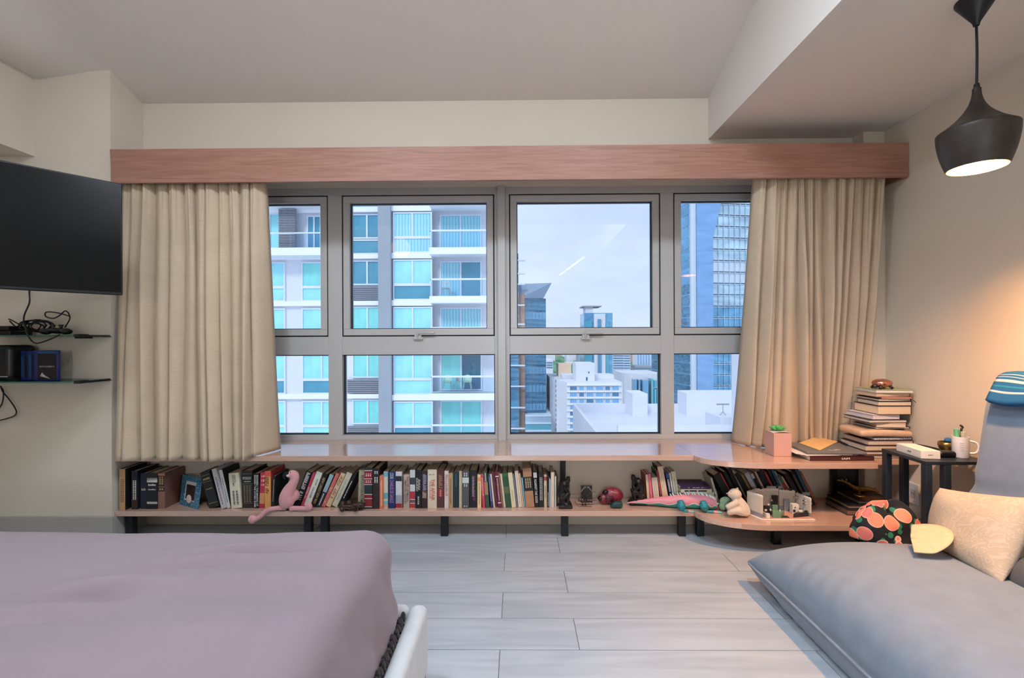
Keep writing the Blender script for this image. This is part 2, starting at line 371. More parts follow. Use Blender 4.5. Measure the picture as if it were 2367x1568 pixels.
# little black scratches of worn seal on the head rail
for pa, pb in ((1169, 1177), (1207, 1231), (1270, 1288), (1298, 1354)):
    p, q = at(pa, 422, D0), at(pb, 424, D0); MB().box(p.x, q.x, D0 - .0008, D0, p.z - .002, p.z + .002).build('worn_seal', M_gask, fr)
def ring(m, x0, x1, z0, z1, w, y0, y1):
    m.box(x0, x1, y0, y1, z1 - w, z1); m.box(x0, x1, y0, y1, z0, z0 + w); m.box(x0, x0 + w, y0, y1, z0 + w, z1 - w); m.box(x1 - w, x1, y0, y1, z0 + w, z1 - w); return m
wlab = ['window bay beside the left curtain', 'window bay facing the balconies of the apartment block', 'window bay with the open sky, right of the central mullion', 'window bay beside the right curtain']
for i, (a, b) in enumerate(bays):
    w = thing('window_%d' % (i + 1), wlab[i], 'window', ((a + b) / 2, YG, zB), kind='structure')
    ring(MB(), a, b, zM1, zTop, .011, D0 + .012, D1).build('seal', M_gask, w)
    g = .0085; sw = .0445
    ring(MB(), a + g, b - g, zM1 + g, zTop - g, sw, D0 + .002, D1 - .01).build('sash_frame', M_alu, w, bevel=.0025)
    ring(MB(), a + g + sw, b - g - sw, zM1 + g + sw, zTop - g - sw, .005, D0 + .03, D0 + .05).build('glazing_bead', M_gask, w)
    ubox('pane', a + g + sw, b - g - sw, D0 + .055, D0 + .061, zM1 + g + sw, zTop - g - sw, M_pane, w)
    ring(MB(), a, b, zB, zM0, .0065, D0 + .03, D0 + .055).build('lower_bead', M_gask, w)
    ubox('lower_pane', a, b, D0 + .055, D0 + .061, zB, zM0, M_pane, w)
    if i in (1, 2):
        hx, hz = zx((967, 1353)[i - 1], 775)
        h = MB(); h.box(hx - .022, hx + .024, D0 - .02, D0 + .002, hz - .028, hz + .004); h.tube([(hx, D0 - .015, hz - .02), (hx, D0 - .028, hz + .012), (hx + .02, D0 - .03, hz + .016), (hx + .115, D0 - .03, hz + .016)], .0085, 8)
        h.ell((hx - .024, D0 - .012, hz - .024), .009, nu=10, nv=6); h.ell((hx + .026, D0 - .012, hz - .024), .009, nu=10, nv=6)
        h.build('window_handle', M_alu, w, smooth=40)
# ================================================================== OUTSIDE
M_bw = mat('building_white', (226, 229, 238), 0.8, var=0.02, scale=.4)
M_bg = mat('building_grey', (160, 168, 178), 0.8, var=0.04, scale=.5)
M_slab = mat('building_slab', (244, 246, 250), 0.8, var=0.01, scale=.5)
M_wfr = mat('building_window_frame', (226, 234, 248), 0.5, var=0.02, scale=1)
def curtain_glass(name, c1, c2, rough=0.35, bands=0.0, spec=0.5, scl=1.2):
    m_ = mat(name, c1, rough, var=0.12, scale=scl, spec=spec)
    if bands:
        n, l = m_.node_tree.nodes, m_.node_tree.links; b = n['Principled BSDF']
        g = n.new('ShaderNodeNewGeometry'); w = n.new('ShaderNodeTexWave'); w.inputs['Scale'].default_value = bands; w.inputs['Distortion'].default_value = 1.5; w.inputs['Detail'].default_value = 2
        l.new(g.outputs['Position'], w.inputs['Vector'])
        mx = n.new('ShaderNodeMix'); mx.data_type = 'RGBA'; mx.inputs['A'].default_value = rgb(c1); mx.inputs['B'].default_value = rgb(c2)
        l.new(w.outputs['Fac'], mx.inputs['Factor']); l.new(mx.outputs['Result'], b.inputs['Base Color'])
    return m_
M_pl = curtain_glass('pane_blind', (160, 232, 242), (160, 232, 242), 0.3)
M_pg = curtain_glass('pane_green', (140, 226, 222), (140, 226, 222), 0.3)
M_pc = curtain_glass('pane_curtain', (132, 206, 226), (176, 232, 242), 0.35, bands=1.6)
M_pd = curtain_glass('pane_dark', (88, 158, 184), (70, 150, 175), 0.12)
M_pk = curtain_glass('pane_deep', (58, 112, 140), (60, 110, 140), 0.12)
M_louv = mat('louvre_slats', (140, 142, 152), 0.6)
M_rail = glass_mat('balcony_glass', (0.86, 0.94, 1.0, 1), rough=0.02)
YA = 30.0
def ax(px): return at(px, 784, YA).x
def az(py): return at(950, py, YA).z
ab = thing('apartment_building', 'white apartment block with balconies and turquoise windows', 'building', (ax(800), YA, -60))
DEPTH = 12
MB().box(ax(180), ax(1150), YA, YA + DEPTH, -60, 22).build('wall', M_bw, ab)
px0, px1 = ax(885), ax(913)
MB().box(px0, px1, YA - 1.0, YA, -60, 22).build('pier', M_bg, ab)
def bwin(xa, xb, ya, yb2, y, glass, split=True, depth=.12, fw=3.0):
    """window: frame part with pane sub-parts; pixel box on the facade"""
    x0, x1, z1, z0 = ax(xa), ax(xb), az(ya), az(yb2)
    f = ring(MB(), x0, x1, z0, z1, .085, y - depth, y)
    xm = (x0 + x1) / 2
    if split: f.box(xm - .05, xm + .05, y - depth, y, z0 + .08, z1 - .08)
    f = f.build('window_frame', M_wfr, ab)
    gl = glass if isinstance(glass, (list, tuple)) else (glass, glass)
    if split:
        ubox('pane', x0 + .08, xm - .04, y - .06, y - .01, z0 + .08, z1 - .08, gl[0], f); ubox('pane', xm + .04, x1 - .08, y - .06, y - .01, z0 + .08, z1 - .08, gl[1], f)
    else: ubox('pane', x0 + .08, x1 - .08, y - .06, y - .01, z0 + .08, z1 - .08, gl[0], f)
def louvre(xa, xb, ya, yb2, y, n, vert=True):
    x0, x1, z1, z0 = ax(xa), ax(xb), az(ya), az(yb2)
    fr_ = MB().box(x0 - .03, x1 + .03, y - .05, y - .02, z0, z1).build('louvre_backing', M_pd, ab)
    for t in (0, .34, .67, 1.0): ubox('louvre_post', x0 + (x1 - x0) * t - .03, x0 + (x1 - x0) * t + .03, y - .1, y - .04, z0, z1, M_louv, fr_)
    for k in range(n):
        zc = z0 + (z1 - z0) * (k + .5) / n; ubox('slat', x0, x1, y - .14, y - .06, zc - (z1 - z0) / n * .36, zc + (z1 - z0) / n * .36, M_louv, fr_)
slabs = [376, 483, 590, 697, 804, 911, 1018]
glB = {483: (M_pd, M_pl), 590: (M_pd, M_pd), 697: (M_pd, M_pd), 804: (M_pg, M_pg), 911: (M_pg, M_pg), 1018: (M_pg, M_pg)}
glC = {483: M_pd, 590: M_pc, 697: M_pl, 804: M_pl, 911: M_pl, 1018: M_pl}
glD = {483: (M_pc, M_pc), 590: (M_pc, M_pc), 697: (M_pc, M_pd), 804: (M_pc, M_pc), 911: (M_pg, M_pk), 1018: (M_pg, M_pg)}
for s_ in slabs[1:]:
    # section C
    ubox('slab', ax(913), ax(1003), YA - .75, YA, az(s_ + 12), az(s_ - 1), M_slab, ab)
    bwin(915, 1004, s_ - 93, s_ - 36, YA - .55, glC[s_]); bwin(915, 1004, s_ - 36, s_ - 1, YA - .55, (M_pc if s_ == 590 else M_pd if s_ in (697, 483, 1018) else M_pl), split=False)
    # section D: balcony
    ubox('balcony_slab', ax(1003), ax(1150), YA - 1.5, YA, az(s_ + 8), az(s_ - 7), M_slab, ab)
    bwin(1018, 1114, s_ - 92, s_ - 8, YA + .0, glD[s_])
    ubox('balcony_glass', ax(1006), ax(1150), YA - 1.45, YA - 1.42, az(s_ - 8), az(s_ - 44), M_rail, ab)
    MB().box(ax(1005), ax(1150), YA - 1.47, YA - 1.41, az(s_ - 42), az(s_ - 46)).box(ax(1005), ax(1006.5), YA - 1.47, YA - 1.41, az(s_ - 8), az(s_ - 44)).build('handrail', M_wfr, ab)
    # section B
    ubox('slab', ax(800), ax(885), YA - .3, YA, az(s_ + 9), az(s_ - 1), M_slab, ab)
    bwin(815, 886, s_ - 95, s_ - 38, YA, glB[s_])
    if s_ in (697, 911, 1018): louvre(806, 885, s_ - 34, s_ - 3, YA - .1, 7)
    elif s_ == 804: pass
    else: bwin(815, 886, s_ - 36, s_ - 2, YA, M_pd, split=False)
    # section A
    ubox('slab', ax(560), ax(800), YA - .25, YA, az(s_ + 10), az(s_ - 1), M_slab, ab)
    ubox('slab', ax(180), ax(560), YA - .25, YA, az(s_ + 10), az(s_ - 1), M_slab, ab)
    for xo in (205, 290, 380, 470): bwin(xo, xo + 60, s_ - 92, s_ - 6, YA, (M_pl, M_pg)[(xo // 10 + s_) % 2])
    if s_ > 600:
        bwin(612, 661, s_ - 92, s_ - 34, YA, M_pl, split=False); bwin(612, 661, s_ - 34, s_ - 1, YA, (M_pl if s_ != 911 else M_pd), split=False)
        bwin(699, 790, s_ - 92, s_ - 34, YA, M_pg if s_ < 800 else M_pl); bwin(699, 790, s_ - 34, s_ - 1, YA, M_pl if s_ != 911 else M_pd, split=False)
    else:
        bwin(625, 656, s_ - 98, s_ - 6, YA, M_pl, split=False); bwin(712, 745, s_ - 92, s_ - 6, YA + .0, M_pd)
ubox('balcony_slab', ax(560), ax(800), YA - 1.3, YA, az(597), az(580), M_slab, ab)
ubox('balcony_slab', ax(560), ax(800), YA - 1.3, YA, az(485), az(466), M_slab, ab)
louvre(657, 694, 487, 578, YA - .5, 24)
ubox('balcony_glass', ax(694), ax(800), YA - 1.25, YA - 1.22, az(580), az(546), M_rail, ab)
MB().box(ax(625), ax(800), YA - 1.27, YA - 1.2, az(549), az(546)).build('handrail', M_wfr, ab)
# chairs and a little table on the balconies
M_bch = mat('balcony_chair_white', (240, 240, 236), 0.5); M_mint = mat('balcony_chair_mint', (214, 240, 220), 0.5)
def patio_chair(px, py, label, m_, slatback):
    p = at(px, py, YA - 1.0); t = thing('patio_chair', label, 'chair', p, group='chairs on the balconies opposite')
    MB().rbox(p.x - .24, p.x + .24, p.y - .24, p.y + .24, p.z + .40, p.z + .45, .02, (2, 2, 1)).build('seat', m_, t, smooth=40)
    for sx in (-1, 1):
        for sy in (-1, 1): MB().tube([(p.x + sx * .25, p.y + sy * .24, p.z), (p.x + sx * .2, p.y + sy * .2, p.z + .42)], .03, 6).build('leg', m_, t)
    if slatback:
        m = MB().box(p.x - .25, p.x + .25, p.y + .2, p.y + .25, p.z + .82, p.z + .9)
        for k in range(5): m.box(p.x - .25 + k * .112, p.x - .2 + k * .112, p.y + .2, p.y + .24, p.z + .42, p.z + .84)
        m.build('backrest', m_, t)
    else:
        m = MB(); m.grid(lambda u, v: (p.x + .27 * math.cos(math.pi * u), p.y + .05 + .24 * math.sin(math.pi * u), p.z + .42 + (.18 + .25 * math.sin(math.pi * u)) * v), 12, 4); m.build('backrest', m_, t, smooth=180, solid=.03)
patio_chair(1030, 683, 'white plastic slat-back chair on a balcony opposite', M_bch, True)
patio_chair(1034, 899, 'pale mint tub chair at the left of the balcony table', M_mint, False)
patio_chair(1080, 899, 'pale mint tub chair at the right of the balcony table', M_mint, False)
p = at(1057, 899, YA - 1.0); t = thing('patio_table', 'small round white table between two mint balcony chairs', 'table', p)
MB().lathe([(0, .45), (.26, .45), (.26, .49), (0, .49)], Matrix.Translation(p), 16).build('tabletop', M_mint, t)
for a in (0, 2.1, 4.2): MB().tube([p + Vector((.22 * math.cos(a), .22 * math.sin(a), 0)), p + Vector((.08 * math.cos(a), .08 * math.sin(a), .46))], .025, 6).build('leg', M_mint, t)
o = MB().lathe([(0, .49), (.07, .49), (.08, .6), (.05, .66), (.06, .74), (0, .74)], Matrix.Translation(p), 12).build('flower_vase', mat('pink_vase', (236, 140, 150), .5), smooth=60); tag(o, 'small pink vase on the white balcony table', 'vase')

# ------------------------------------------------------------------ city beyond
def glass_tower_mat(name, c, rough=0.08, mixm=0.5, var=0.25, scale=.06, stretch=(1, 1, 3)):
    return mat(name, c, rough, metal=mixm, var=var, scale=scale, stretch=stretch, dist=2.0)
M_tb = glass_tower_mat('tower_glass_blue', (118, 176, 214), .12, .35)
M_tl = glass_tower_mat('tower_glass_pale', (196, 222, 246), .1, .5)
M_bay = glass_tower_mat('tower_glass_bay', (140, 182, 228), .15, .3, var=.12)
M_td = glass_tower_mat('tower_glass_dark', (88, 142, 176), .1, .3, var=.5, scale=.22, stretch=(.5, 1, 2.5))
M_tt = glass_tower_mat('tower_glass_teal', (110, 190, 210), .15, .3)
M_line = mat('tower_ledge_and_cloud', (214, 226, 240), .5)
M_cop = mat('tower_copper', (170, 140, 128), .4, var=.2, scale=.1)
M_cream = mat('roof_box_cream', (246, 214, 184), .8)
def P(px, Y): return at(px, 784, Y).x
def Z(py, Y, px=1350): return at(px, py, Y).z
def tower(label, xa, xb, ytop, ybot, Y, dep, wallm, name='tower', loc=None):
    t = thing(name, label, 'building', (P((xa + xb) / 2, Y), Y, -60)); return t
# right glass tower
Y = 150.0; t = thing('glass_tower', 'tall blue mirrored office tower seen beside the right curtain', 'building', (P(1680, Y), Y, -60))
xa, xb, xc, xd = P(1560, Y), P(1598, Y), P(1608, Y), P(1800, Y)
zt = Z(380, Y, 1650); n = 0
MB().hexa([(xa, Y + 26, -60), (xb, Y, -60), (xd, Y + 4, -60), (xd, Y + 40, -60), (xa, Y + 26, zt), (xb, Y, zt), (xd, Y + 4, zt), (xd, Y + 40, zt)]).build('wall', M_tb, t)
MB().hexa([(xb - .2, Y - .6, -60), (xc, Y - .6, -60), (xc, Y + 1, -60), (xb - .2, Y + 1, -60), (xb - .2, Y - .6, zt), (xc, Y - .6, zt), (xc, Y + 1, zt), (xb - .2, Y + 1, zt)]).build('corner_pier', M_line, t)
py = 442
while py < 1010:
    z0, z1 = Z(py + 26.5, Y, 1650), Z(py, Y, 1650)
    right = M_tb if py > 690 else M_tl if not 590 < py < 640 else M_line  # pale and white rows paint mirrored sky and cloud into the glass colour
    m = MB().hexa([(xc, Y - .4, z0 + .25), (xd, Y + 3.5, z0 + .25), (xd, Y + 3.8, z0 + .25), (xc, Y - .1, z0 + .25), (xc, Y - .4, z1 - .2), (xd, Y + 3.5, z1 - .2), (xd, Y + 3.8, z1 - .2), (xc, Y - .1, z1 - .2)]); m.build('glass_band', right, t)
    m = MB().hexa([(xa, Y + 25.6, z0 + .25), (xb, Y - .4, z0 + .25), (xb, Y - .1, z0 + .25), (xa, Y + 25.9, z0 + .25), (xa, Y + 25.6, z1 - .2), (xb, Y - .4, z1 - .2), (xb, Y - .1, z1 - .2), (xa, Y + 25.9, z1 - .2)]); m.build('glass_band', M_td if py > 640 else M_tb, t)
    for dz in (0, .55): 
        m = MB().hexa([(xc, Y - .7, z1 - .22 + dz - .3), (xd, Y + 3.2, z1 - .22 + dz - .3), (xd, Y + 3.8, z1 - .22 + dz - .3), (xc, Y - .1, z1 - .22 + dz - .3), (xc, Y - .7, z1 + dz - .38), (xd, Y + 3.2, z1 + dz - .38), (xd, Y + 3.8, z1 + dz - .38), (xc, Y - .1, z1 + dz - .38)]); m.build('ledge', M_line, t)
    py += 26.5
# vertical joints
for k in range(1, 14):
    x = xc + (xd - xc) * k / 14; MB().box(x - .06, x + .06, Y - .8 + 3.9 * k / 14 - .0, Y - .3 + 3.9 * k / 14, -60, zt).build('glazing_rib', M_tl, t)
# blue bay beside the corner pier, flaring out in the upper storeys
za, zq = Z(550, Y, 1650), -60
MB().hexa([(P(1608.5, Y), Y - 1.3, zq), (P(1648, Y), Y - .5, zq), (P(1648, Y), Y + .6, zq), (P(1608.5, Y), Y + .4, zq), (P(1608.5, Y), Y - 1.3, za), (P(1648, Y), Y - .5, za), (P(1648, Y), Y + .6, za), (P(1608.5, Y), Y + .4, za)]).build('blue_bay', M_bay, t)
MB().hexa([(P(1608.5, Y), Y - 1.3, za), (P(1648, Y), Y - .5, za), (P(1648, Y), Y + .6, za), (P(1608.5, Y), Y + .4, za), (P(1608.5, Y), Y - 1.3, zt), (P(1690, Y), Y + .2, zt), (P(1690, Y), Y + 1.6, zt), (P(1608.5, Y), Y + .4, zt)]).build('blue_bay', M_bay, t)
# middle dark tower with wedge roof
Y = 120.0; t = thing('mirrored_tower', 'dark mirrored tower with a wedge roof behind the apartment block', 'building', (P(1225, Y), Y, -60))
zt = Z(690, Y)
MB().box(P(1213, Y), P(1262, Y), Y, Y + 25, -60, zt).build('wall', M_td, t)
MB().box(P(1170, Y), P(1199, Y), Y - 3, Y + 20, -60, Z(590, Y)).build('side_wing', M_td, t)
MB().box(P(1199, Y), P(1213, Y), Y - 1.5, Y + 20, -60, Z(680, Y)).build('copper_shaft', M_cop, t)
MB().hexa([(P(1199, Y), Y - 1, Z(690, Y)), (P(1256, Y), Y - 1, Z(690, Y)), (P(1256, Y), Y + 20, Z(690, Y)), (P(1199, Y), Y + 20, Z(690, Y)),
    (P(1199, Y), Y - 1, Z(657, Y)), (P(1274, Y), Y - 3, Z(657, Y)), (P(1274, Y), Y + 20, Z(657, Y)), (P(1199, Y), Y + 20, Z(657, Y))]).build('wedge_roof', mat('wedge_metal', (150, 172, 196), .4), t)
for k in range(14):
    zz = Z(700 + 21 * k, Y); ubox('glass_band', P(1214, Y), P(1261, Y), Y - .25, Y - .02, zz - 1.9, zz - .15, (M_td, M_tb, M_td, M_tt)[k % 4] if k < 3 else (M_td, M_tb)[k % 2], t)
for xx in (1222, 1230, 1238, 1246, 1254): ubox('glazing_rib', P(xx, Y) - .05, P(xx, Y) + .05, Y - .4, Y - .2, -60, Z(690, Y), M_td, t)
for pyy in (606, 636, 660, 707, 750, 795, 843, 890, 938, 985): ubox('ledge', P(1170, Y), P(1213, Y), Y - 3.4, Y - 2.9, Z(pyy + 1.5, Y), Z(pyy - 1.5, Y), M_line, t)
for k in range(4): ubox('podium_band', P(1213, Y), P(1271, Y), Y - 3, Y + 10, Z(972 + 17 * k, Y), Z(958 + 17 * k, Y), M_tt if k % 2 else M_tl, t)
for k in range(4): ubox('ledge', P(1213, Y), P(1271, Y), Y - 3.3, Y + 10, Z(958 + 17 * k, Y), Z(954.5 + 17 * k, Y), M_line, t)
# white apartment tower with window grid
Y = 95.0; t = thing('white_apartment_tower', 'white apartment tower with a grid of blue windows and rooftop boxes', 'building', (P(1370, Y), Y, -60))
xa, xb, xc = P(1291, Y), P(1310, Y), P(1438, Y); zt = Z(884, Y)
MB().hexa([(xa, Y + 6, -60), (xb, Y, -60), (xc, Y, -60), (xc, Y + 12, -60), (xa, Y + 6, zt), (xb, Y, zt), (xc, Y, zt), (xc, Y + 12, zt)]).build('wall', M_bw, t)
cols_ = [(1315.5, 1333.5), (1337, 1350), (1353.5, 1372), (1375, 1394), (1397, 1410), (1413, 1430.5)]
M_pw = curtain_glass('tower_pane', (130, 180, 222), (130, 180, 222), .2); M_pw2 = curtain_glass('tower_pane_dark', (92, 136, 172), (92, 136, 172), .2)
for r in range(9):
    for c_, (a, b) in enumerate(cols_):
        ya = 892 + 14.7 * r
        f = ring(MB(), P(a, Y), P(b, Y), Z(ya + 11.3, Y), Z(ya, Y), .1, Y - .25, Y).build('window_frame', M_wfr, t)
        ubox('pane', P(a, Y) + .1, P(b, Y) - .1, Y - .12, Y - .02, Z(ya + 11.3, Y) + .1, Z(ya, Y) - .1, M_pw2 if (r * 5 + c_ * 3) % 4 == 0 else M_pw, f)
for r in range(9):
    ubox('slab', P(1310, Y), P(1434, Y), Y - .4, Y, Z(892 + 14.7 * r - .3, Y), Z(892 + 14.7 * r - 3.2, Y), M_slab, t)
MB().box(P(1334, Y), P(1378, Y), Y + 2, Y + 8, zt, Z(841, Y)).build('roof_box', M_bw, t)
ubox('roof_door', P(1357.5, Y), P(1361, Y), Y + 1.9, Y + 2, Z(882, Y), Z(874, Y), M_pk, t); ubox('roof_hatch', P(1363, Y), P(1365.5, Y), Y + 1.9, Y + 2, Z(865, Y), Z(861, Y), M_pk, t)
MB().box(P(1309, Y), P(1440, Y), Y + 9, Y + 14, zt, Z(875, Y)).build('roof_parapet', M_bw, t)
# older block with narrow side
Y = 125.0; t = thing('cream_apartment_tower', 'pale apartment tower with a narrow side of small dark windows', 'building', (P(1285, Y), Y, -60))
MB().box(P(1270, Y), P(1322, Y), Y, Y + 14, -60, Z(872, Y)).build('wall', M_bw, t)
MB().box(P(1292, Y), P(1322, Y), Y + 2, Y + 8, Z(872, Y), Z(842, Y)).build('roof_box', M_cream, t)
ubox('roof_door', P(1307, Y), P(1312, Y), Y + 1.8, Y + 2, Z(870, Y), Z(865, Y), M_pk, t)
for r in range(12):
    ya = 878 + 11.2 * r; ubox('window', P(1284, Y), P(1290, Y), Y - .2, Y, Z(ya + 6, Y), Z(ya, Y), M_pk, t)
# rounded white office block
Y = 140.0; t = thing('round_office_block', 'white rounded office block with tall vertical window strips', 'building', (P(1487, Y), Y, -60))
xm = P(1487, Y); hw = P(1535, Y) - P(1447, Y)
poly = [(xm - hw / 2, Y + 16), (xm - hw / 2, Y + 4)] + [(xm - hw / 2 * math.cos(math.pi * k / 8), Y + 4 - 5 * math.sin(math.pi * k / 8)) for k in range(1, 8)] + [(xm + hw / 2, Y + 4), (xm + hw / 2, Y + 16)]
MB().prism(poly, -60, Z(864, Y, 1480)).build('wall', M_bw, t)
for a, b, ya, ybb, dy in ((1460, 1466, 876, 1000, -3.2), (1468, 1472, 876, 1000, -4.2), (1475, 1488, 876, 1000, -5.15), (1494, 1499, 873, 1000, -5.2), (1502, 1516, 877, 893, -4.5), (1502, 1507, 897, 1000, -4.6), (1509, 1513, 897, 1000, -4.2), (1515, 1520, 897, 1000, -3.6)):
    ubox('window_strip', P(a, Y), P(b, Y), Y + dy + .3, Y + dy + 3.4, Z(ybb, Y, 1480), Z(ya, Y, 1480), M_tb if a < 1490 else M_tt, t)
# near roof terrace
Y = 42.0; t = thing('roof_terrace', 'white rooftop terrace with parapets below the window', 'building', (P(1560, Y), Y, -60))
zf = Z(985, Y, 1500)
M_roof = mat('roof_floor', (222, 226, 240), .8, var=.03, scale=.6)
x0, x1 = P(1384, 36), P(1760, 46)
MB().box(x0, x1, 33, 50, -60, zf).build('roof_deck', M_roof, t)
pz = Z(935, 50, 1400)
MB().box(x0 - .3, x1, 50, 50.4, -60, pz).build('rear_parapet', M_bw, t)
MB().hexa([(x0 - .3, 34, -60), (x0, 34, -60), (x0, 50, -60), (x0 - .3, 50, -60), (x0 - .3, 34, zf + .7), (x0, 34, zf + .7), (x0, 50, pz), (x0 - .3, 50, pz)]).build('side_parapet', M_bw, t)
MB().box(P(1425, 34), x1, 33.6, 34, -60, Z(982, 34, 1500)).build('front_parapet', M_bw, t)
MB().box(P(1456, 48), P(1490, 48), 47, 50.3, zf, Z(908, 48, 1470)).build('stair_box', M_bw, t)
MB().box(P(1583, 48), P(1760, 48), 47.6, 50.3, zf, Z(908, 48, 1600)).build('rear_wall', M_bw, t)
MB().box(P(1707, 30), P(1780, 30), 30, 31, -60, Z(806, 30, 1690)).build('side_slab', M_bw, t)
p = at(1671, 935, 38)
tag(MB().tube([p + Vector((0, 0, -.6)), p], .03, 6).tube([p + Vector((0, 0, -.6)), p + Vector((-.25, 0, -.9))], .03, 6).tube([p + Vector((0, 0, -.6)), p + Vector((.25, 0, -.9))], .03, 6).box(p.x - .5, p.x + .5, p.y - .05, p.y + .05, p.z - .06, p.z + .06).build('roof_antenna', M_bg), 'small grey antenna standing on the terrace roof box', 'antenna')
MB().box(P(1652, 38), P(1700, 38), 37, 40, zf, p.z - .9).build('roof_box', M_bw, t)
# far towers
def far(label, xa, xb, yt, Y, m_, strips=0, sm=None, name='distant_tower', hz=0):
    t = thing(name, label, 'building', (P((xa + xb) / 2, Y), Y, -60), group='towers of the distant skyline')
    MB().box(P(xa, Y), P(xb, Y), Y, Y + 20, -60, Z(yt, Y)).build('wall', m_, t)
    for k in range(strips):
        a = xa + (xb - xa) * (k + .2) / strips; b = xa + (xb - xa) * (k + .75) / strips
        ubox('window_strip', P(a, Y), P(b, Y), Y - .5, Y, -60, Z(yt + 5, Y), sm, t)
    for k in range(hz):
        ya = yt + 5 + 5.6 * k; ubox('window_band', P(xa + 1, Y), P(xb - 1, Y), Y - .4, Y, Z(ya + 2.6, Y), Z(ya, Y), sm, t)
    return t
t = far('blue and white tower with a flat roof canopy', 1350, 1416, 724, 330, M_tb, 0)
ubox('white_fin', P(1373, 329), P(1399, 329), 328, 330, -60, Z(726, 329), M_bw, t); ubox('glass_strip', P(1382, 327), P(1390, 327), 327, 328, -60, Z(738, 327), M_tb, t)
ubox('roof_drum', P(1355, 330), P(1372, 330), 332, 345, Z(724, 330), Z(709, 330), M_bw, t); ubox('roof_canopy', P(1347, 330), P(1391, 330), 330, 348, Z(709.5, 330), Z(707, 330), M_bg, t)
ubox('teal_bay', P(1351, 329), P(1368, 329), 328.5, 330, -60, Z(742, 329), M_tt, t); ubox('teal_bay', P(1400, 329), P(1407, 329), 328.5, 330, -60, Z(746, 329), M_tt, t)
far('white tower with close balcony bands, right of the blue tower', 1416, 1442, 800, 420, M_bw, sm=M_pw2, hz=13)
far('slim white tower with dotted windows', 1438, 1457, 806, 480, M_bw, sm=M_pw2, hz=10)
far('pale tower with a small roof crown on the skyline', 1472, 1503, 760, 520, M_bw, 5, M_pw)
far('low grey block at the foot of the pale tower', 1468, 1506, 846, 495, M_bg, sm=M_pw2, hz=2)
far('pale grey tower left of the skyline gap', 1336, 1350, 806, 560, M_bg, 3, M_pw)
far('hazy white tower at the right edge of the skyline', 1510, 1530, 790, 640, M_bw, 4, M_pw)
far('small white house block among the trees', 1262, 1278, 832, 300, M_bw, sm=M_pw2, hz=3)
far('white walk-up block beside the mirrored tower', 1262, 1272, 888, 180, M_bw, sm=M_pw2, hz=10)
# ground, low houses and trees
gm = mat('city_ground', (166, 172, 172), .9, var=.35, scale=.03)
tag(MB().box(-4000, 4000, 20, 9000, -62, -60).build('city_ground', gm), 'pale city ground far below the window', 'ground', kind='structure')
m = MB(); rnd = random.Random(3)
for k in range(1500):
    Y = 690 + 2300 * rnd.random() ** 1.4; x = P(1150 + 430 * rnd.random(), Y); w = rnd.uniform(6, 18); h = rnd.uniform(4, 18) + (30 * rnd.random() if rnd.random() < .12 else 0)
    m.box(x - w, x + w, Y, Y + w * 2, -60, -60 + h, 0 if rnd.random() < .75 else 1)
for k in range(800):
    Y = 680 + 2200 * rnd.random() ** 1.5; x = P(1150 + 430 * rnd.random(), Y); r = rnd.uniform(7, 18); m.ell((x, Y, -60 + r * .7), (r * 1.3, r, r), nu=7, nv=5, mi=2)
tag(m.build('distant_city', [M_bw, mat('tiled_roofs', (206, 160, 148), .8, var=.2, scale=.02), mat('city_tree_green', (104, 150, 118), .9, var=.3, scale=.1)]), 'low pale houses, red roofs and trees of the distant city', 'houses', kind='stuff')
hl = MB(); hl.grid(lambda u, v: (-3000 + 6000 * u, 3600 + 900 * v, -60 + (90 + 60 * math.sin(u * 19) + 35 * math.sin(u * 47 + 1)) * math.sin(math.pi * v)), 60, 8)
tag(hl.build('hills', mat('hill_green', (120, 158, 160), .9, var=.15, scale=.004), smooth=180), 'low green hills on the horizon', 'hills', kind='structure')
# ================================================================== LAMPS
def em_mat(name, c, s):
    return mat(name, c, 0.5, emit=c, es=s, var=0.0)
M_dif = em_mat('fill_lamp_diffuser', (228, 240, 255), 61.0)  # two out-of-view ceiling lamps added to raise the room light
for i, (x, y, lab) in enumerate(((-1.0, 0.95, 'added round fill lamp on the unseen ceiling above the bed'), (0.65, 0.80, 'added round fill lamp on the unseen ceiling over the middle of the floor'))):
    zc = ceil_z(x, y) - .012
    t = thing('fill_ceiling_lamp', lab, 'lamp', (x, y, zc), group='added ceiling fill lamps')
    Mx = Matrix.Translation((x, y, zc))
    MB().lathe([(0, 0), (.27, 0), (.28, -.03), (.265, -.05)], Mx, 40).build('lamp_base', M_white, t, smooth=40)
    MB().lathe([(.262, -.045), (.25, -.055), (.15, -.066), (0, -.07)], Mx, 40).build('diffuser', M_dif, t, smooth=40)
t = thing('linear_lamp', 'slim linear lamp hanging behind the viewer', 'lamp', (.95, -1.75, 3.1))
MB().tube([(.86, -2.75, 2.46), (1.05, -.75, 2.46)], .015, 10).build('tube', em_mat('tube_glow', (255, 250, 240), 5.0), t, smooth=60)
MB().tube([(.88, -2.6, 2.48), (.88, -2.6, 3.13)], .002, 5).build('cord', M_black, t); MB().tube([(1.03, -.9, 2.48), (1.03, -.9, 3.13)], .002, 5).build('cord', M_black, t)
t = thing('globe_lamp', 'warm glowing globe lamp hanging behind the bed', 'lamp', (-2.1, -1.9, 3.1))
MB().ell((-2.1, -1.9, 2.85), .17, nu=28, nv=18).build('globe', em_mat('globe_glow', (255, 200, 120), 3.0), t, smooth=180)
MB().tube([(-2.1, -1.9, 3.02), (-2.1, -1.9, 3.13)], .004, 6).build('cord', M_black, t)
t = thing('fill_floor_lamp', 'added fill lamp with a drum shade standing unseen behind the viewer', 'lamp', (-.28, -2.6, 0))  # unseen lamp added to brighten the wall behind the lower shelf
Mx = Matrix.Translation((-.28, -2.6, 0))
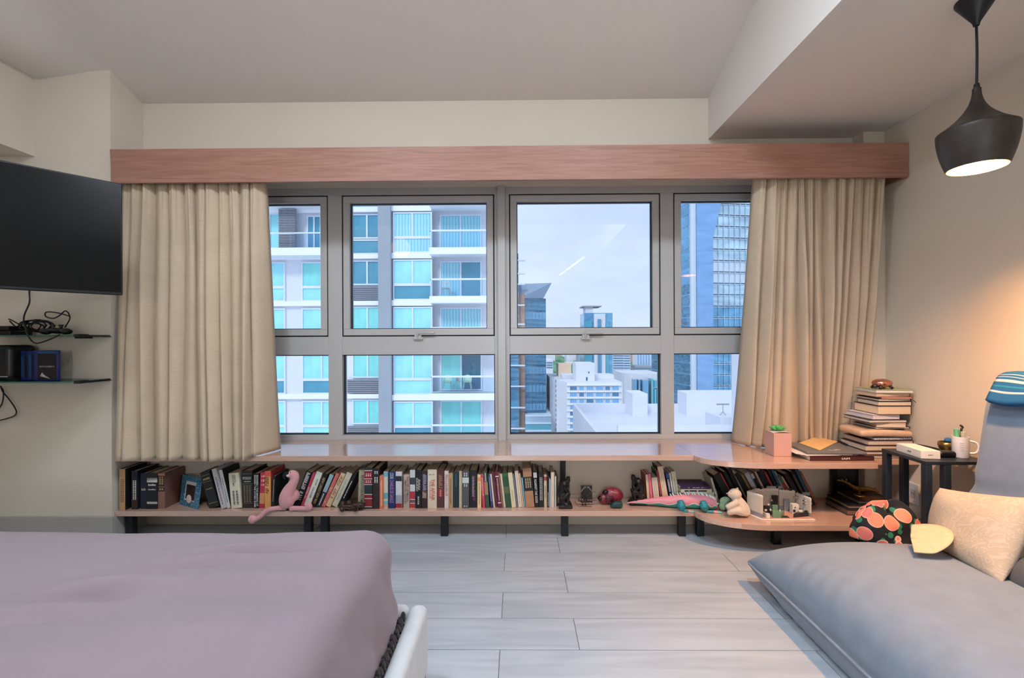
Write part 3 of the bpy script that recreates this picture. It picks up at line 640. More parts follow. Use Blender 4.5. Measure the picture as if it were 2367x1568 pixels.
MB().lathe([(0, .001), (.14, .001), (.14, .018), (.012, .022), (.010, 1.30), (0, 1.30)], Mx, 32).build('stand', M_black, t, smooth=40)
MB().lathe([(.17, 1.26), (.155, 1.56), (.150, 1.56), (.165, 1.26), (.17, 1.26)], Mx, 40).build('shade', em_mat('fill_drum_glow', (238, 244, 255), 56.0), t, smooth=60)
# pendant
LX, LY = at(2258, 300, 1.76).x, 1.76
ZP = ZBEAM
M_shade = mat('pendant_black_brass', (60, 53, 47), 0.45, metal=0.2, var=.15, scale=12)
M_brass = mat('pendant_brass_inside', (240, 196, 112), 0.3, metal=0.85, var=.05, scale=12)
t = thing('pendant_lamp', 'black pendant lamp with a brass-lined flared shade', 'lamp', (LX, LY, ZP))
z_of = lambda py: at(2258, py, LY).z
zt_, zb_ = z_of(205), z_of(389); H = zt_ - zb_
Mx = Matrix.Translation((LX, LY, 0))
MB().lathe([(.0, ZP), (.062, ZP), (.062, ZP - .006), (.012, z_of(52)), (.009, z_of(60)), (0, z_of(60))], Mx, 40).build('canopy', M_black, t, smooth=50)
MB().tube([(LX, LY, z_of(60)), (LX + .002, LY, z_of(120)), (LX, LY, zt_ + .015)], .0042, 8, sub=4).build('cord', M_black, t, smooth=60)
MB().lathe([(0, zt_ + .018), (.008, zt_ + .018), (.01, zt_), (.0, zt_ - .01)], Mx, 16).build('cord_grip', M_black, t, smooth=50)
prof = [(.0, zt_), (.013, zt_)] + [(.013 + (.116 - .013) * (k / 12.0) ** 2.1, zt_ - .52 * H * (k / 12.0) ** .92) for k in range(1, 13)]
zr = zt_ - .52 * H
outer = prof + [(.1175, zr - .003), (.117, zr - .012)] + [(.117 - (.117 - .088) * (k / 8.0) ** 1.7, zr - .012 - (.48 * H - .012) * k / 8.0) for k in range(1, 9)]
MB().lathe(outer, Mx, 56).build('shade', M_shade, t, smooth=35)
inner = [(r - .003, z) for r, z in outer[::-1] if r > .02]
inner = [(outer[-1][0], outer[-1][1])] + inner
MB().lathe(inner, Mx, 56).build('shade_lining', M_brass, t, smooth=35)
MB().lathe([(0, zr + .04), (.018, zr + .04), (.02, zr - .01), (.0, zr - .012)], Mx, 16).build('lamp_holder', M_black, t, smooth=40)
MB().ell((LX, LY, zr - .055), (.036, .036, .046)).build('bulb', em_mat('bulb_glow', (255, 186, 124), 2300.0), t, smooth=180)
# ================================================================== VALANCE, CURTAINS
YV = 2.70
a, b = at(253, 337, YV), at(2101, 337, YV); xa, xb = XL + .004, XR - .002
a2 = at(258, 416, YV)
t = thing('curtain_valance', 'long wood-veneer curtain valance across the window', 'valance', (0, YV, a.z))
zt0, zb0 = at(1183, 337, YV).z, at(1183, 416, YV).z
MB().hexa([(at(258, 416, YV).x, YV, zb0), (xb - .005, YV, zb0), (xb - .005, YV + .02, zb0), (at(258, 416, YV).x, YV + .02, zb0), (a.x, YV, zt0), (xb, YV, zt0), (xb, YV + .02, zt0), (a.x, YV + .02, zt0)]).build('front_board', M_val, t, bevel=.0015)
MB().box(xa, xb, YV + .02, YW, zt0 - .02, zt0).build('top_board', M_val, t)
MB().box(xa, xa + .018, YV + .03, YW, zb0, zt0 - .02).build('end_board', M_val, t); MB().box(xb - .018, xb, YV + .02, 2.878, zb0, zt0 - .02).build('end_board', M_val, t)
MB().tube([(xa + .03, 2.80, zt0 - .05), (xb - .03, 2.80, zt0 - .05)], .012, 10).build('curtain_rod', M_white, t, smooth=60)
def linen(name, c):
    if name in MATS: return MATS[name]
    m = mat(name, c, 0.85, var=.05, scale=6, sheen=.15)
    n, l = m.node_tree.nodes, m.node_tree.links; b = n['Principled BSDF']
    tc = n.new('ShaderNodeTexCoord'); mp = n.new('ShaderNodeMapping'); mp.inputs['Scale'].default_value = (25, 25, 420)
    n1 = n.new('ShaderNodeTexNoise'); n1.inputs['Scale'].default_value = 1.0; n1.inputs['Detail'].default_value = 3
    l.new(tc.outputs['Object'], mp.inputs['Vector']); l.new(mp.outputs['Vector'], n1.inputs['Vector'])
    mx = n.new('ShaderNodeMix'); mx.data_type = 'RGBA'; mx.blend_type = 'MULTIPLY'; mx.inputs['Factor'].default_value = .3
    cr = n.new('ShaderNodeValToRGB'); cr.color_ramp.elements[0].position = .35; cr.color_ramp.elements[0].color = (.72, .70, .66, 1); cr.color_ramp.elements[1].position = .6
    l.new(n1.outputs['Fac'], cr.inputs['Fac'])
    src = b.inputs['Base Color'].links[0].from_socket
    l.new(src, mx.inputs['A']); l.new(cr.outputs['Color'], mx.inputs['B']); l.new(mx.outputs['Result'], b.inputs['Base Color'])
    bp = n.new('ShaderNodeBump'); bp.inputs['Strength'].default_value = .15; bp.inputs['Distance'].default_value = .001
    l.new(n1.outputs['Fac'], bp.inputs['Height']); l.new(bp.outputs['Normal'], b.inputs['Normal'])
    return m
M_cur = linen('linen_curtain', (208, 188, 161))
def curtain(name, label, top, bot, ytop, ybot_px, Yt, Yb, amp, zbot, seed):
    rnd = random.Random(seed); nf = len(top) - 1; nz = 64; per = 18
    A = [amp * rnd.uniform(.75, 1.3) for _ in range(nf)]; S = [rnd.uniform(-.28, .28) for _ in range(nf)]; PH = [rnd.uniform(0, 6.28) for _ in range(nf)]
    z1 = at(1183, ytop, Yt).z
    def fn(u, v):
        i = min(int(u * nf), nf - 1); w = u * nf - i
        vv = v ** 0.9
        Y0 = (Yb[i] * (1 - w) + Yb[i + 1] * w) * (1 - vv) + Yt * vv
        wob = math.sin(v * 5 + PH[i]) * .08
        bulge = max(0, math.sin(math.pi * w)) ** .6
        ws = w + (S[i] + wob) * math.sin(math.pi * w) * (1 if w < 1 else 0)
        px = (bot[i] * (1 - ws) + bot[i + 1] * ws) * (1 - vv) + (top[i] * (1 - ws) + top[i + 1] * ws) * vv
        d = A[i] * bulge * (0.85 + .25 * math.sin(3 * v + PH[i]))
        g = max(0, (v - .66 - .12 * math.sin(PH[i])) / .3)
        d = d * (1 - .35 * min(1, g)) + min(1, g) ** 1.3 * .020 * abs(math.sin(w * math.pi * (2.5 + PH[i] * .25) + PH[i])) ** .7 * math.sin(math.pi * w) ** .3
        pz = zbot[i] * (1 - w) + zbot[i + 1] * w
        z = pz + (z1 - pz) * v
        Y = Y0 - d
        X = at(px, 784, Y0).x
        # cloth wrinkles
        Y += .004 * noise.noise(Vector((X * 9, z * 2.2, seed)))
        return (X, Y, z)
    o = MB().grid(fn, nf * per, nz).build(name, M_cur, smooth=180, solid=.0025)
    return tag(o, label, 'curtain', 'pair of linen curtains')
curtain('curtain', 'beige linen curtain hanging at the left end of the window, beside the television',
    [286, 318, 345, 365, 399, 434, 456, 487, 515, 533, 559, 587, 620], [272, 302, 339, 365, 403, 423, 468, 500, 528, 543, 570, 586, 648], 405, 1060, 2.80,
    [2.738] * 11 + [2.745, 2.90], .074, [.492] * 11 + [.503, .506], 1)
curtain('curtain', 'beige linen curtain at the right end of the window, pooling behind the pink box',
    [1741, 1769, 1787, 1802, 1818, 1836, 1853, 1874, 1902, 1925, 1948, 1963, 1986, 2014, 2036], [1689, 1722, 1746, 1768, 1790, 1840, 1862, 1876, 1891, 1903, 1916, 1930, 1952, 1970, 1984], 405, 1018, 2.81,
    [3.10, 3.02, 2.97, 2.96, 3.0] + [3.03] * 7 + [3.0, 2.95, 2.93], .072, [.5045] * 15, 2)
# ================================================================== WINDOW BENCH
YF = 2.74; TB = .031; XJ = at(1604, 1046, YF).x; XE = at(265, 1060, YF).x
XE = max(XE, XL + .002)
t = thing('window_bench', 'long birch window bench with a book shelf underneath', 'bench', (0, YF, 0))
MB().box(XE, XJ, YF, YG - .001, ZS - TB, ZS).build('top_board', M_shelf, t, bevel=.0015)
MB().box(XE, XJ, YF, YW - .001, ZL - TB, ZL).build('lower_board', M_shelf, t, bevel=.0015)
for px in (304, 714, 752, 1028, 1305, 1575):
    x = at(px, 1210, 2.81).x; MB().box(x - .021, x + .021, 2.79, 2.83, 0, ZL - TB).build('leg', M_black, t, bevel=.002)
for px in (1027, 1302):
    x = at(px, 1075, 2.93).x
    MB().prism([(x - .018, ZS - TB), (x + .018, ZS - TB), (x + .016, ZL + .002), (x - .016, ZL + .002)], -.005, .005, Matrix.Translation((0, 2.955, 0)) @ Matrix.Rotation(math.pi / 2, 4, 'X')).build('bracket', M_black, t)
t = thing('corner_bench', 'curved-front corner bench of pale birch with a lower shelf', 'bench', (1.7, YF, 0))
YQ = 2.56; XQ = at(2030, 1075, YQ).x
def corner(zz, yq, xr, rear, ystep, xs):
    poly = [(XJ + .001, rear), (XJ + .001, YF)]
    x1 = at(xs, 1070, yq).x
    for k in range(1, 17):
        a = k / 16 * math.pi / 2; poly.append((XJ + .001 + (x1 - XJ) * (1 - math.cos(a)), YF - (YF - yq) * math.sin(a)))
    poly += [(XQ, yq), (XQ, ystep), (xr, ystep), (xr, 2.878), (xp - .002, 2.878), (xp - .002, rear)]
    return MB().prism(poly, zz - TB, zz)
corner(ZS, YQ, XR - .002, YG - .001, 2.64, 1790).build('top_board', M_shelf, t, bevel=.0015)
corner(ZL, YQ - .03, XR - .014, YW - .001, 2.60, 1790).build('lower_board', M_shelf, t, bevel=.0015)
for px, yy in ((1617, 2.81), (1793, 2.70), (1990, 2.72)):
    x = at(px, 1210, yy).x; MB().box(x - .021, x + .021, yy - .02, yy + .02, 0, ZL - TB).build('leg', M_black, t, bevel=.002)
x = at(1895, 1085, 2.9).x
MB().prism([(x - .012, ZS - TB), (x + .012, ZS - TB), (x + .007, ZS - TB - .10), (x - .007, ZS - TB - .10)], -.01, .01, Matrix.Translation((0, 2.955, 0)) @ Matrix.Rotation(math.pi / 2, 4, 'X')).build('bracket', M_black, t)
# ================================================================== BED
def cloth_mat(name, c, var=.05, scale=8, bump=.12, bscale=500, rough=.9, sheen=.2):
    return mat(name, c, rough, var=var, scale=scale, bump=bump, bscale=bscale, sheen=sheen)
M_sheet = cloth_mat('mauve_sheet', (142, 128, 134), .03, 3, .05, 500)
M_uph = cloth_mat('pale_grey_upholstery', (206, 212, 214), .04, 20, .2, 700)
t = thing('bed_frame', 'pale grey upholstered bed frame around the mattress', 'bed', (-1.3, .8, 0))
MB().rbox(-.366, -.306, -.55, 1.583, .06, .29, .025, (1, 8, 3)).build('side_rail', M_uph, t, smooth=180)
MB().rbox(-2.45, -.366, 1.530, 1.583, .06, .293, .025, (8, 1, 3)).build('end_rail', M_uph, t, smooth=180)
MB().rbox(-2.45, -.366, -.55, -.49, .06, .29, .025, (8, 1, 3)).build('end_rail', M_uph, t, smooth=180)
MB().box(-2.40, -.37, -.48, 1.525, .10, .14).build('slatted_base', M_black, t)
for x, y in ((-.34, 1.55), (-.34, -.5), (-2.4, 1.55), (-2.4, -.5)): MB().lathe([(0, 0), (.025, 0), (.03, .07), (0, .07)], Matrix.Translation((x, y, 0)), 12).build('leg', M_black, t)
def mfn(p):
    x, y, z = p
    top = max(0, min(1, (z - .43) / .12))
    w = .009 * noise.noise(Vector((x * 2.2, y * 2.6, 1))) + .0035 * noise.noise(Vector((x * 5, y * 11, 4)))
    # soft creases across the far part
    for (cx, cy, ln, wd, am) in ((-.72, 1.36, .16, .020, .011), (-.84, 1.27, .12, .018, .009), (-1.0, 1.13, .12, .026, .014), (-1.02, 1.03, .08, .02, .008), (-1.2, 1.0, .14, .028, .010), (-.66, 1.16, .2, .04, .007), (-.62, .95, .25, .06, .008), (-.9, .85, .2, .05, .008)):
        dx, dy = (x - cx), (y - cy) - .08 * (x - cx)
        am *= 1.8
        w += am * math.exp(-(dx / ln) ** 2 - (dy / wd) ** 2) * (1 if True else 0) - am * .8 * math.exp(-(dx / ln) ** 2 - ((dy + wd * 1.6) / wd) ** 2)
    z2 = z + w * top + .012 * top * math.sin((x + .4) * 2.1) * math.exp(-((y - 1.45) / .12) ** 2)
    # side: sheet bulges and gathers diagonally
    s = max(0, min(1, (x + .50) / .08)); h = max(0, min(1, (.58 - z) / .28))
    x2 = x + s * h * (.022 + .014 * math.sin(z * 26 + y * 16 + 2 * math.sin(y * 5)) * math.sin(h * 3.1) + .012 * noise.noise(Vector((y * 14 + z * 9, z * 10, 2))))
    x2 += s * .008 * noise.noise(Vector((y * 3, z * 4, 7)))
    return (x2, y, z2)
o = MB().rbox(-2.38, -.404, -.46, 1.524, .150, .588, .08, (130, 130, 26), mfn).build('mattress', M_sheet, smooth=180)
tag(o, 'mattress under a mauve-grey fitted sheet on the bed frame', 'mattress')
M_lace = cloth_mat('dark_lace', (62, 56, 58), .3, 60, .6, 300)
m = MB()
for k in range(150):
    y = 1.50 - k * .0075; m.ell((-.374 + .004 * math.sin(k * 2.3), y, .285 + .008 * math.sin(k * 1.7)), (.009, .0065, .014 + .005 * math.sin(k * 1.3)), nu=7, nv=5)
m.build('ruffled_edge', M_lace, o, smooth=180)
# ================================================================== TELEVISION AND LEFT SHELVES
YT = 2.32
tr, br = at(283, 425, YT), at(283, 683, YT)
tl = at(0, 373, 2.0); hgt = tr.z - br.z
d = Vector((tr.x - tl.x, tr.y - tl.y, 0)).normalized(); Wd = .96
pr = Vector((tr.x, tr.y, (tr.z + br.z) / 2)); c = pr - d * Wd / 2; nrm = Vector((d.y, -d.x, 0))
if nrm.y > 0: nrm = -nrm
ang = math.atan2(d.y, d.x)
t = thing('television', 'flat black television angled away on the left wall', 'television', (c.x, c.y, c.z - hgt / 2), (0, 0, ang))
MB().box(-Wd / 2, Wd / 2, 0, .028, 0, hgt).build('casing', mat('tv_casing', (14, 16, 18), .4), t, local=True, bevel=.004)
MB().box(-Wd / 2 + .007, Wd / 2 - .007, -.0015, .0, .014, hgt - .007).build('screen', mat('tv_screen', (5, 8, 10), .2, var=.02, spec=.3), t, local=True)
MB().box(-.2, .2, .028, .06, .1, hgt - .12).build('rear_housing', mat('tv_casing'), t, local=True, bevel=.008)
MB().tube([(0, .06, hgt / 2), (.12, .2, hgt / 2), (.02, .36, hgt / 2)], .018, 8).build('wall_arm', M_black, t, local=True)
M_gl = glass_mat('shelf_glass', (0.72, 0.9, 0.82, 1), rough=.02); M_gedge = mat('glass_edge_green', (60, 118, 100), .2, spec=.8)
XSR = at(214, 776, 2.6).x
shelves = []
for i, (py, lab) in enumerate(((776, 'upper glass wall shelf holding the cables and game controller'), (881, 'lower glass wall shelf holding the black console and game cases'))):
    zz = at(212, py, 2.6).z
    t = thing('glass_shelf', lab, 'shelf', (XSR - .3, YC, zz), group='glass wall shelves')
    MB().box(-2.98, XSR - .01, YC - .2, YC - .002, zz - .004, zz + .004).build('glass_plate', M_gl, t)
    MB().box(-2.98, XSR - .01, YC - .2015, YC - .2, zz - .004, zz + .004).build('glass_edge', M_gedge, t)
    MB().box(XSR - .03, XSR, YC - .21, YC - .15, zz - .008, zz + .008).box(XSR - .03, XSR, YC - .15, YC - .001, zz - .008, zz - .0045).build('end_bracket', M_black, t, bevel=.002)
    MB().box(-2.6, -2.52, YC - .03, YC, zz - .016, zz - .0045).build('wall_bracket', M_black, t)
    shelves.append(zz)
z1_, z2_ = shelves
M_cab = mat('black_cable', (18, 20, 22), .5)
M_dev = mat('black_device', (22, 24, 27), .35, var=.05)
YS = YC - .11
def cpts(l, Y): return [at(a, b, Y + dy) for a, b, dy in l]
o = MB().tube(cpts([(68, 640, .15), (68, 678, .1), (68, 700, .05), (56, 730, 0), (57, 752, -.02), (66, 778, -.11), (78, 792, -.12), (92, 793, -.12), (120, 783, -.12), (138, 774, -.1)], YS), .004, 7, sub=5).build('power_cable', M_cab, smooth=180); tag(o, 'black cable dropping from the television onto the upper glass shelf', 'cable')
m = MB(); rnd = random.Random(5)
m.tube(cpts([(150, 757, -.02), (161, 738, -.02), (158, 724, -.02), (150, 719, -.02), (140, 728, -.01), (124, 736, 0), (106, 732, 0), (107, 722, 0), (130, 723, 0), (160, 731, 0)], YS), .0034, 7, sub=5)
for k in range(9):
    cx = 78 + rnd.uniform(-12, 22); w = rnd.uniform(22, 34); h = rnd.uniform(14, 26)
    m.tube([at(cx + w * math.cos(a * .7854) , max(735, 765 - h * (1 + math.sin(a * .7854)) * .55 + rnd.uniform(-1, 1)), YS + rnd.uniform(-.02, .03)) for a in range(0, 9)], .0032, 6, sub=4)
m.tube(cpts([(20, 738, 0), (26, 740, 0), (44, 750, 0), (70, 764, 0), (90, 768, 0)], YS), .0036, 6, sub=4)
m.tube(cpts([(22, 742, 0), (40, 758, 0), (70, 768, 0)], YS), .0036, 6, sub=4)
o = m.build('cable_tangle', M_cab, smooth=180); tag(o, 'tangled heap of black cables beside the game controller', 'cables')
# controller
p = at(135, 768, YS - .03)
t = thing('game_controller', 'black game controller lying on the upper glass shelf', 'controller', (p.x, p.y, z1_ + .004))
zz = z1_ + .006
m = MB(); m.ell((p.x, p.y, zz + .022), (.055, .035, .017)); m.ell((p.x + .058, p.y - .015, zz + .018), (.028, .032, .018)); m.ell((p.x - .058, p.y - .012, zz + .018), (.028, .032, .018))
m.build('shell', M_dev, t, remesh=.004)
for sx in (-.02, .025): MB().lathe([(.008, 0), (.007, .012), (.012, .014), (.012, .019), (0, .019)], Matrix.Translation((p.x + sx, p.y - .01, zz + .036)), 12).build('thumbstick', M_dev, t, smooth=40)
p0, p1 = at(-40, 775, YS), at(46, 775, YS)
t = thing('set_top_box', 'small flat black box at the left end of the upper glass shelf', 'box', ((p0.x + p1.x) / 2, YS, z1_ + .004))
MB().box(p0.x, p1.x, YS - .05, YS + .07, z1_ + .0042, z1_ + .027).build('casing', M_dev, t, bevel=.003); MB().box(p0.x, p1.x - .012, YS - .05, YS + .06, z1_ + .029, z1_ + .056).build('lid', M_dev, t, bevel=.003)
# console on lower shelf
p0, p1 = at(-30, 880, YS - .02), at(45, 800, YS - .02)
t = thing('game_console', 'black rounded box standing at the left end of the lower glass shelf', 'console', (p1.x - .05, YS, z2_ + .004))
MB().rbox(p0.x - .06, p1.x, YS - .07, YS + .08, z2_ + .0042, at(30, 798, YS - .07).z, .028, (3, 3, 3)).build('casing', M_dev, t, smooth=180)
MB().box(p0.x, p1.x - .014, YS - .0712, YS - .069, z2_ + .028, z2_ + .032).build('light_strip', mat('console_strip', (190, 195, 200), .3), t)
# game cases
M_case = mat('blue_game_case', (20, 36, 108), .3, var=.05, spec=.6); M_art = mat('cover_art_dark', (24, 22, 22), .4, var=.6, scale=40)
M_art2 = mat('cover_art_light', (196, 190, 184), .5, var=.3, scale=60)
pa, pb = at(80, 880, YS - .03), at(137, 880, YS - .03); zt3 = at(110, 810, YS - .03).z
t = thing('game_case', 'blue game case facing forward with dark cover art', 'game case', (pa.x, YS, z2_ + .004), group='blue game cases')
MB().box(pa.x, pb.x, YS - .035, YS - .021, z2_ + .0042, zt3).build('case', M_case, t, bevel=.002)
MB().box(pa.x + .024, pb.x - .012, YS - .0358, YS - .035, z2_ + .010, zt3 - .02).build('cover_art', M_art, t)
MB().box(pa.x + .024, pb.x - .008, YS - .0358, YS - .035, zt3 - .018, zt3 - .006).build('title_strip', mat('case_strip', (28, 84, 130), .4), t)
cx = (pa.x + pb.x) / 2 + .006
lettering('MORTAL KOMBAT X', M_art2, (cx, YS - .0361, (z2_ + zt3) / 2 - .004), (1, 0, 0), (0, 0, 1), .085, .009, t)
m = MB(); m.add([(cx - .04, YS - .0361, z2_ + .03), (cx - .028, YS - .0361, z2_ + .05), (cx - .014, YS - .0361, z2_ + .036), (cx + .02, YS - .0361, z2_ + .014), (cx - .02, YS - .0361, z2_ + .024)], [(0, 1, 2, 3, 4)]); m.build('art_highlight', M_art2, t)
for i, (a, b) in enumerate(((45, 54), (54, 63), (63, 71), (71, 80))):
    qa, qb = at(a, 880, YS - .02), at(b, 880, YS - .02)
    t = thing('game_case', ['blue game case spine touching the black console', 'second blue game case spine from the console', 'third blue game case spine from the console', 'blue game case spine beside the forward-facing case'][i], 'game case', (qa.x, YS, z2_ + .004), group='blue game cases')
    MB().box(qa.x + .0006, qb.x - .0006, YS - .015, YS + .10, z2_ + .0042, zt3 - .004).build('case', M_case, t, bevel=.002)
    MB().box(qa.x + .004, qb.x - .004, YS - .0156, YS - .015, z2_ + .02, zt3 - .03).build('spine_print', M_art if i % 2 else mat('case_strip'), t)
o = MB().tube(cpts([(2, 892, 0), (6, 905, 0), (20, 922, 0), (34, 942, 0), (38, 955, 0), (28, 964, 0), (0, 972, 0), (-20, 974, 0)], YC - .03), .0036, 7, sub=5).build('hanging_cable', M_cab, smooth=180); tag(o, 'thin black cable looping below the lower glass shelf', 'cable')
o = MB().tube(cpts([(-4, 892, 0), (6, 900, 0), (8, 915, 0), (4, 935, 0), (-6, 948, 0)], YC - .02), .0036, 7, sub=5).build('hanging_cable', M_cab, smooth=180); tag(o, 'short black cable loop at the left edge below the glass shelf', 'cable')
# ================================================================== FLOOR SOFA
M_sofa = cloth_mat('grey_blue_sofa_cotton', (136, 149, 164), .06, 14, .25, 260)
M_sofb = cloth_mat('light_blue_sofa_cover', (124, 144, 168), .05, 14, .25, 260)
t = thing('floor_sofa', 'grey-blue floor sofa with a thick seat cushion and tall backrest', 'sofa', (1.6, 1.7, 0))
zs_ = .105
xl, yf = onz(1728, 1299, zs_).x, onz(1728, 1299, zs_).y
XSB = 1.99
def seatfn(u, v, h, sgn):
    # u: along x, v: along y ; gathers near the long seam
    a = 2 * u - 1
    e = max(0, 1 - u / .16) * (1 - abs(2 * v - 1) ** 12)
    h += sgn * .012 * e * math.sin(v * 95 + 3 * math.sin(v * 17)) * (u / .05 if u < .05 else 1)
    h += sgn * .010 * noise.noise(Vector((u * 3, v * 4, 3)))* (1 - abs(a) ** 4) * (1 - abs(2 * v - 1) ** 6)
    if v > .86: h -= sgn * .010 * max(0, 1 - ((u - .62) / .08) ** 2) * (v - .86) / .14 * (1 - v) / .14 * 2
    return h if sgn > 0 else max(h, -.100)
MB().pillow([(xl, .75, zs_), (XSB, .75, zs_), (XSB, yf, zs_), (xl, yf, zs_)], .225, 2.8, .38, (60, 110), seatfn, flat=.004).build('seat_cushion', M_sofa, t, smooth=180, weld=True)
MB().tube([(xl - .004, .78, zs_)] + [(xl - .003 + .009 * (1 - abs(2 * k / 20 - 1) ** 2) , .78 + (yf - .80) * k / 20, zs_) for k in range(21)], .006, 6).build('seam', M_sofa, t, smooth=180)
MB().tube([(XSB - .035, .85, zs_ + .09), (XSB - .035, 1.7, zs_ + .095), (XSB - .05, yf - .12, zs_ + .06)], .008, 6, sub=4).build('piping', mat('piping_dark', (110, 114, 122), .8), t, smooth=180)
def bkfn(p):
    x, y, z = p
    x += (z - .2) * .165
    f = max(0, (z - .85) / .13); x += .02 * f * f
    g = max(0, 1 - abs(z - .42) / .22)
    x += -.012 * g * (math.sin(z * 62 + y * 10 + 2 * math.sin(y * 7)) * .6 + .4 * noise.noise(Vector((y * 6, z * 22, 1)))) * (1 if p[0] < 2.07 else 0)
    x += .010 * noise.noise(Vector((y * 2, z * 3, 5)))
    y += .012 * math.sin(z * 55) * g * (1 if y > 2.0 else 0)
    return (min(x, XR - .014), y, z)
MB().rbox(1.99, 2.12, .8, 2.135, .02, .99, .055, (5, 26, 44), bkfn).build('backrest', M_sofb, t, smooth=180)
# cream damask pillow
def pattern_mat(name, c1, c2, scale, rough=.85):
    m = bpy.data.materials.new(name); m.use_nodes = True; MATS[name] = m
    n, l = m.node_tree.nodes, m.node_tree.links; b = n['Principled BSDF']; b.inputs['Roughness'].default_value = rough
    tc = n.new('ShaderNodeTexCoord'); no = n.new('ShaderNodeTexNoise'); no.inputs['Scale'].default_value = scale * .4; no.inputs['Detail'].default_value = 1
    l.new(tc.outputs['Object'], no.inputs['Vector'])
    w = n.new('ShaderNodeTexVoronoi'); w.inputs['Scale'].default_value = scale; w.feature = 'SMOOTH_F1'
    ad = n.new('ShaderNodeVectorMath'); ad.operation = 'ADD'
    l.new(tc.outputs['Object'], ad.inputs[0]); sc = n.new('ShaderNodeVectorMath'); sc.operation = 'SCALE'; sc.inputs['Scale'].default_value = .12
    l.new(no.outputs['Color'], sc.inputs[0]); l.new(sc.outputs[0], ad.inputs[1]); l.new(ad.outputs[0], w.inputs['Vector'])
    mt = n.new('ShaderNodeMath'); mt.operation = 'MULTIPLY'; mt.inputs[1].default_value = 26
    sn = n.new('ShaderNodeMath'); sn.operation = 'SINE'; l.new(w.outputs['Distance'], mt.inputs[0]); l.new(mt.outputs[0], sn.inputs[0])
    cr = n.new('ShaderNodeValToRGB'); cr.color_ramp.elements[0].position = .35; cr.color_ramp.elements[1].position = .65
    cr.color_ramp.elements[0].color = rgb(c1); cr.color_ramp.elements[1].color = rgb(c2)
    l.new(sn.outputs[0], cr.inputs['Fac']); l.new(cr.outputs['Color'], b.inputs['Base Color'])
    bp = n.new('ShaderNodeBump'); bp.inputs['Strength'].default_value = .12; bp.inputs['Distance'].default_value = .0015; l.new(sn.outputs[0], bp.inputs['Height']); l.new(bp.outputs['Normal'], b.inputs['Normal'])
    return m
M_dam = pattern_mat('cream_damask', (196, 180, 158), (206, 191, 170), 34)
TL, TR, BR, BL = at(2172, 1128, 2.06), at(2400, 1152, 1.74), at(2315, 1352, 1.66), at(2150, 1258, 2.08)
def pf(u, v, h, sgn): return h + sgn * (1 - abs(2 * u - 1) ** 8) * (1 - abs(2 * v - 1) ** 8) * (.012 * noise.noise(Vector((u * 3, v * 3, 9))) + .006 * math.sin(v * 26 + u * 9) * max(0, u - .55)) * (1 - abs(2 * u - 1) ** 8) * (1 - abs(2 * v - 1) ** 8)
o = MB().pillow([BL, BR, TR, TL], .07, 3.2, .5, (36, 30), pf).build('damask_pillow', M_dam, smooth=180, weld=True); tag(o, 'cream damask pillow leaning against the sofa backrest', 'pillow')
M_dk = cloth_mat('charcoal_pillow_cloth', (84, 86, 92), .06, 20, .2, 300)
q = at(2470, 1372, 1.60)
o = MB().ell(q, (.12, .16, .10), Matrix.Rotation(.3, 3, 'Z'), 32, 22).build('charcoal_pillow', M_dk, smooth=180); tag(o, 'charcoal round pillow at the right edge of the floor sofa', 'pillow')
# blue striped textile over the backrest
def stripe_mat():
    m = bpy.data.materials.new('blue_striped_textile'); m.use_nodes = True
    n, l = m.node_tree.nodes, m.node_tree.links; b = n['Principled BSDF']; b.inputs['Roughness'].default_value = .85
    at_ = n.new('ShaderNodeAttribute'); at_.attribute_name = 'band'
    cr = n.new('ShaderNodeValToRGB'); cr.color_ramp.interpolation = 'CONSTANT'
    B, Wt, T = (16, 92, 146), (186, 188, 196), (24, 128, 160)
    stops = [(0, B), (.18, Wt), (.22, B), (.30, T), (.33, B), (.40, Wt), (.46, B), (.52, Wt), (.545, B), (.62, Wt), (.66, B), (.75, T), (.78, B)]
    el = cr.color_ramp.elements
    el[0].position = 0; el[0].color = rgb(B); el[1].position = stops[1][0]; el[1].color = rgb(stops[1][1])
    for ps, c in stops[2:]: e = el.new(ps); e.color = rgb(c)
    l.new(at_.outputs['Fac'], cr.inputs['Fac']); l.new(cr.outputs['Color'], b.inputs['Base Color'])
    return m
nu, nv = 30, 40
P0 = []
def tex(u, v):
    y = 2.085 - v * .6; s_ = (u - .5)  # drape across the top
    x = 2.20 + s_ * .20 - .02; z = 1.012 - abs(s_) ** 2 * .30 + .012 * noise.noise(Vector((u * 3, v * 5, 2))) + .012 * (1 - abs(s_ * 2))
    if u < .25: x -= .015 * (1 - u / .25); z -= .03 * (1 - u / .25)
    return (min(x, XR - .016), y + .03 * (u - .5) - .04 * max(0, .3 - u), z)
m = MB().grid(tex, nu, nv); o = m.build('striped_textile', stripe_mat(), smooth=180, solid=.022)
A_ = o.data.attributes.new('band', 'FLOAT', 'POINT')
for j in range(nv + 1):
    for i in range(nu + 1): A_.data[j * (nu + 1) + i].value = 1 - (i / nu) if False else min(1, i / nu * 1.9)
tag(o, 'folded blue striped textile lying over the top of the backrest', 'textile')
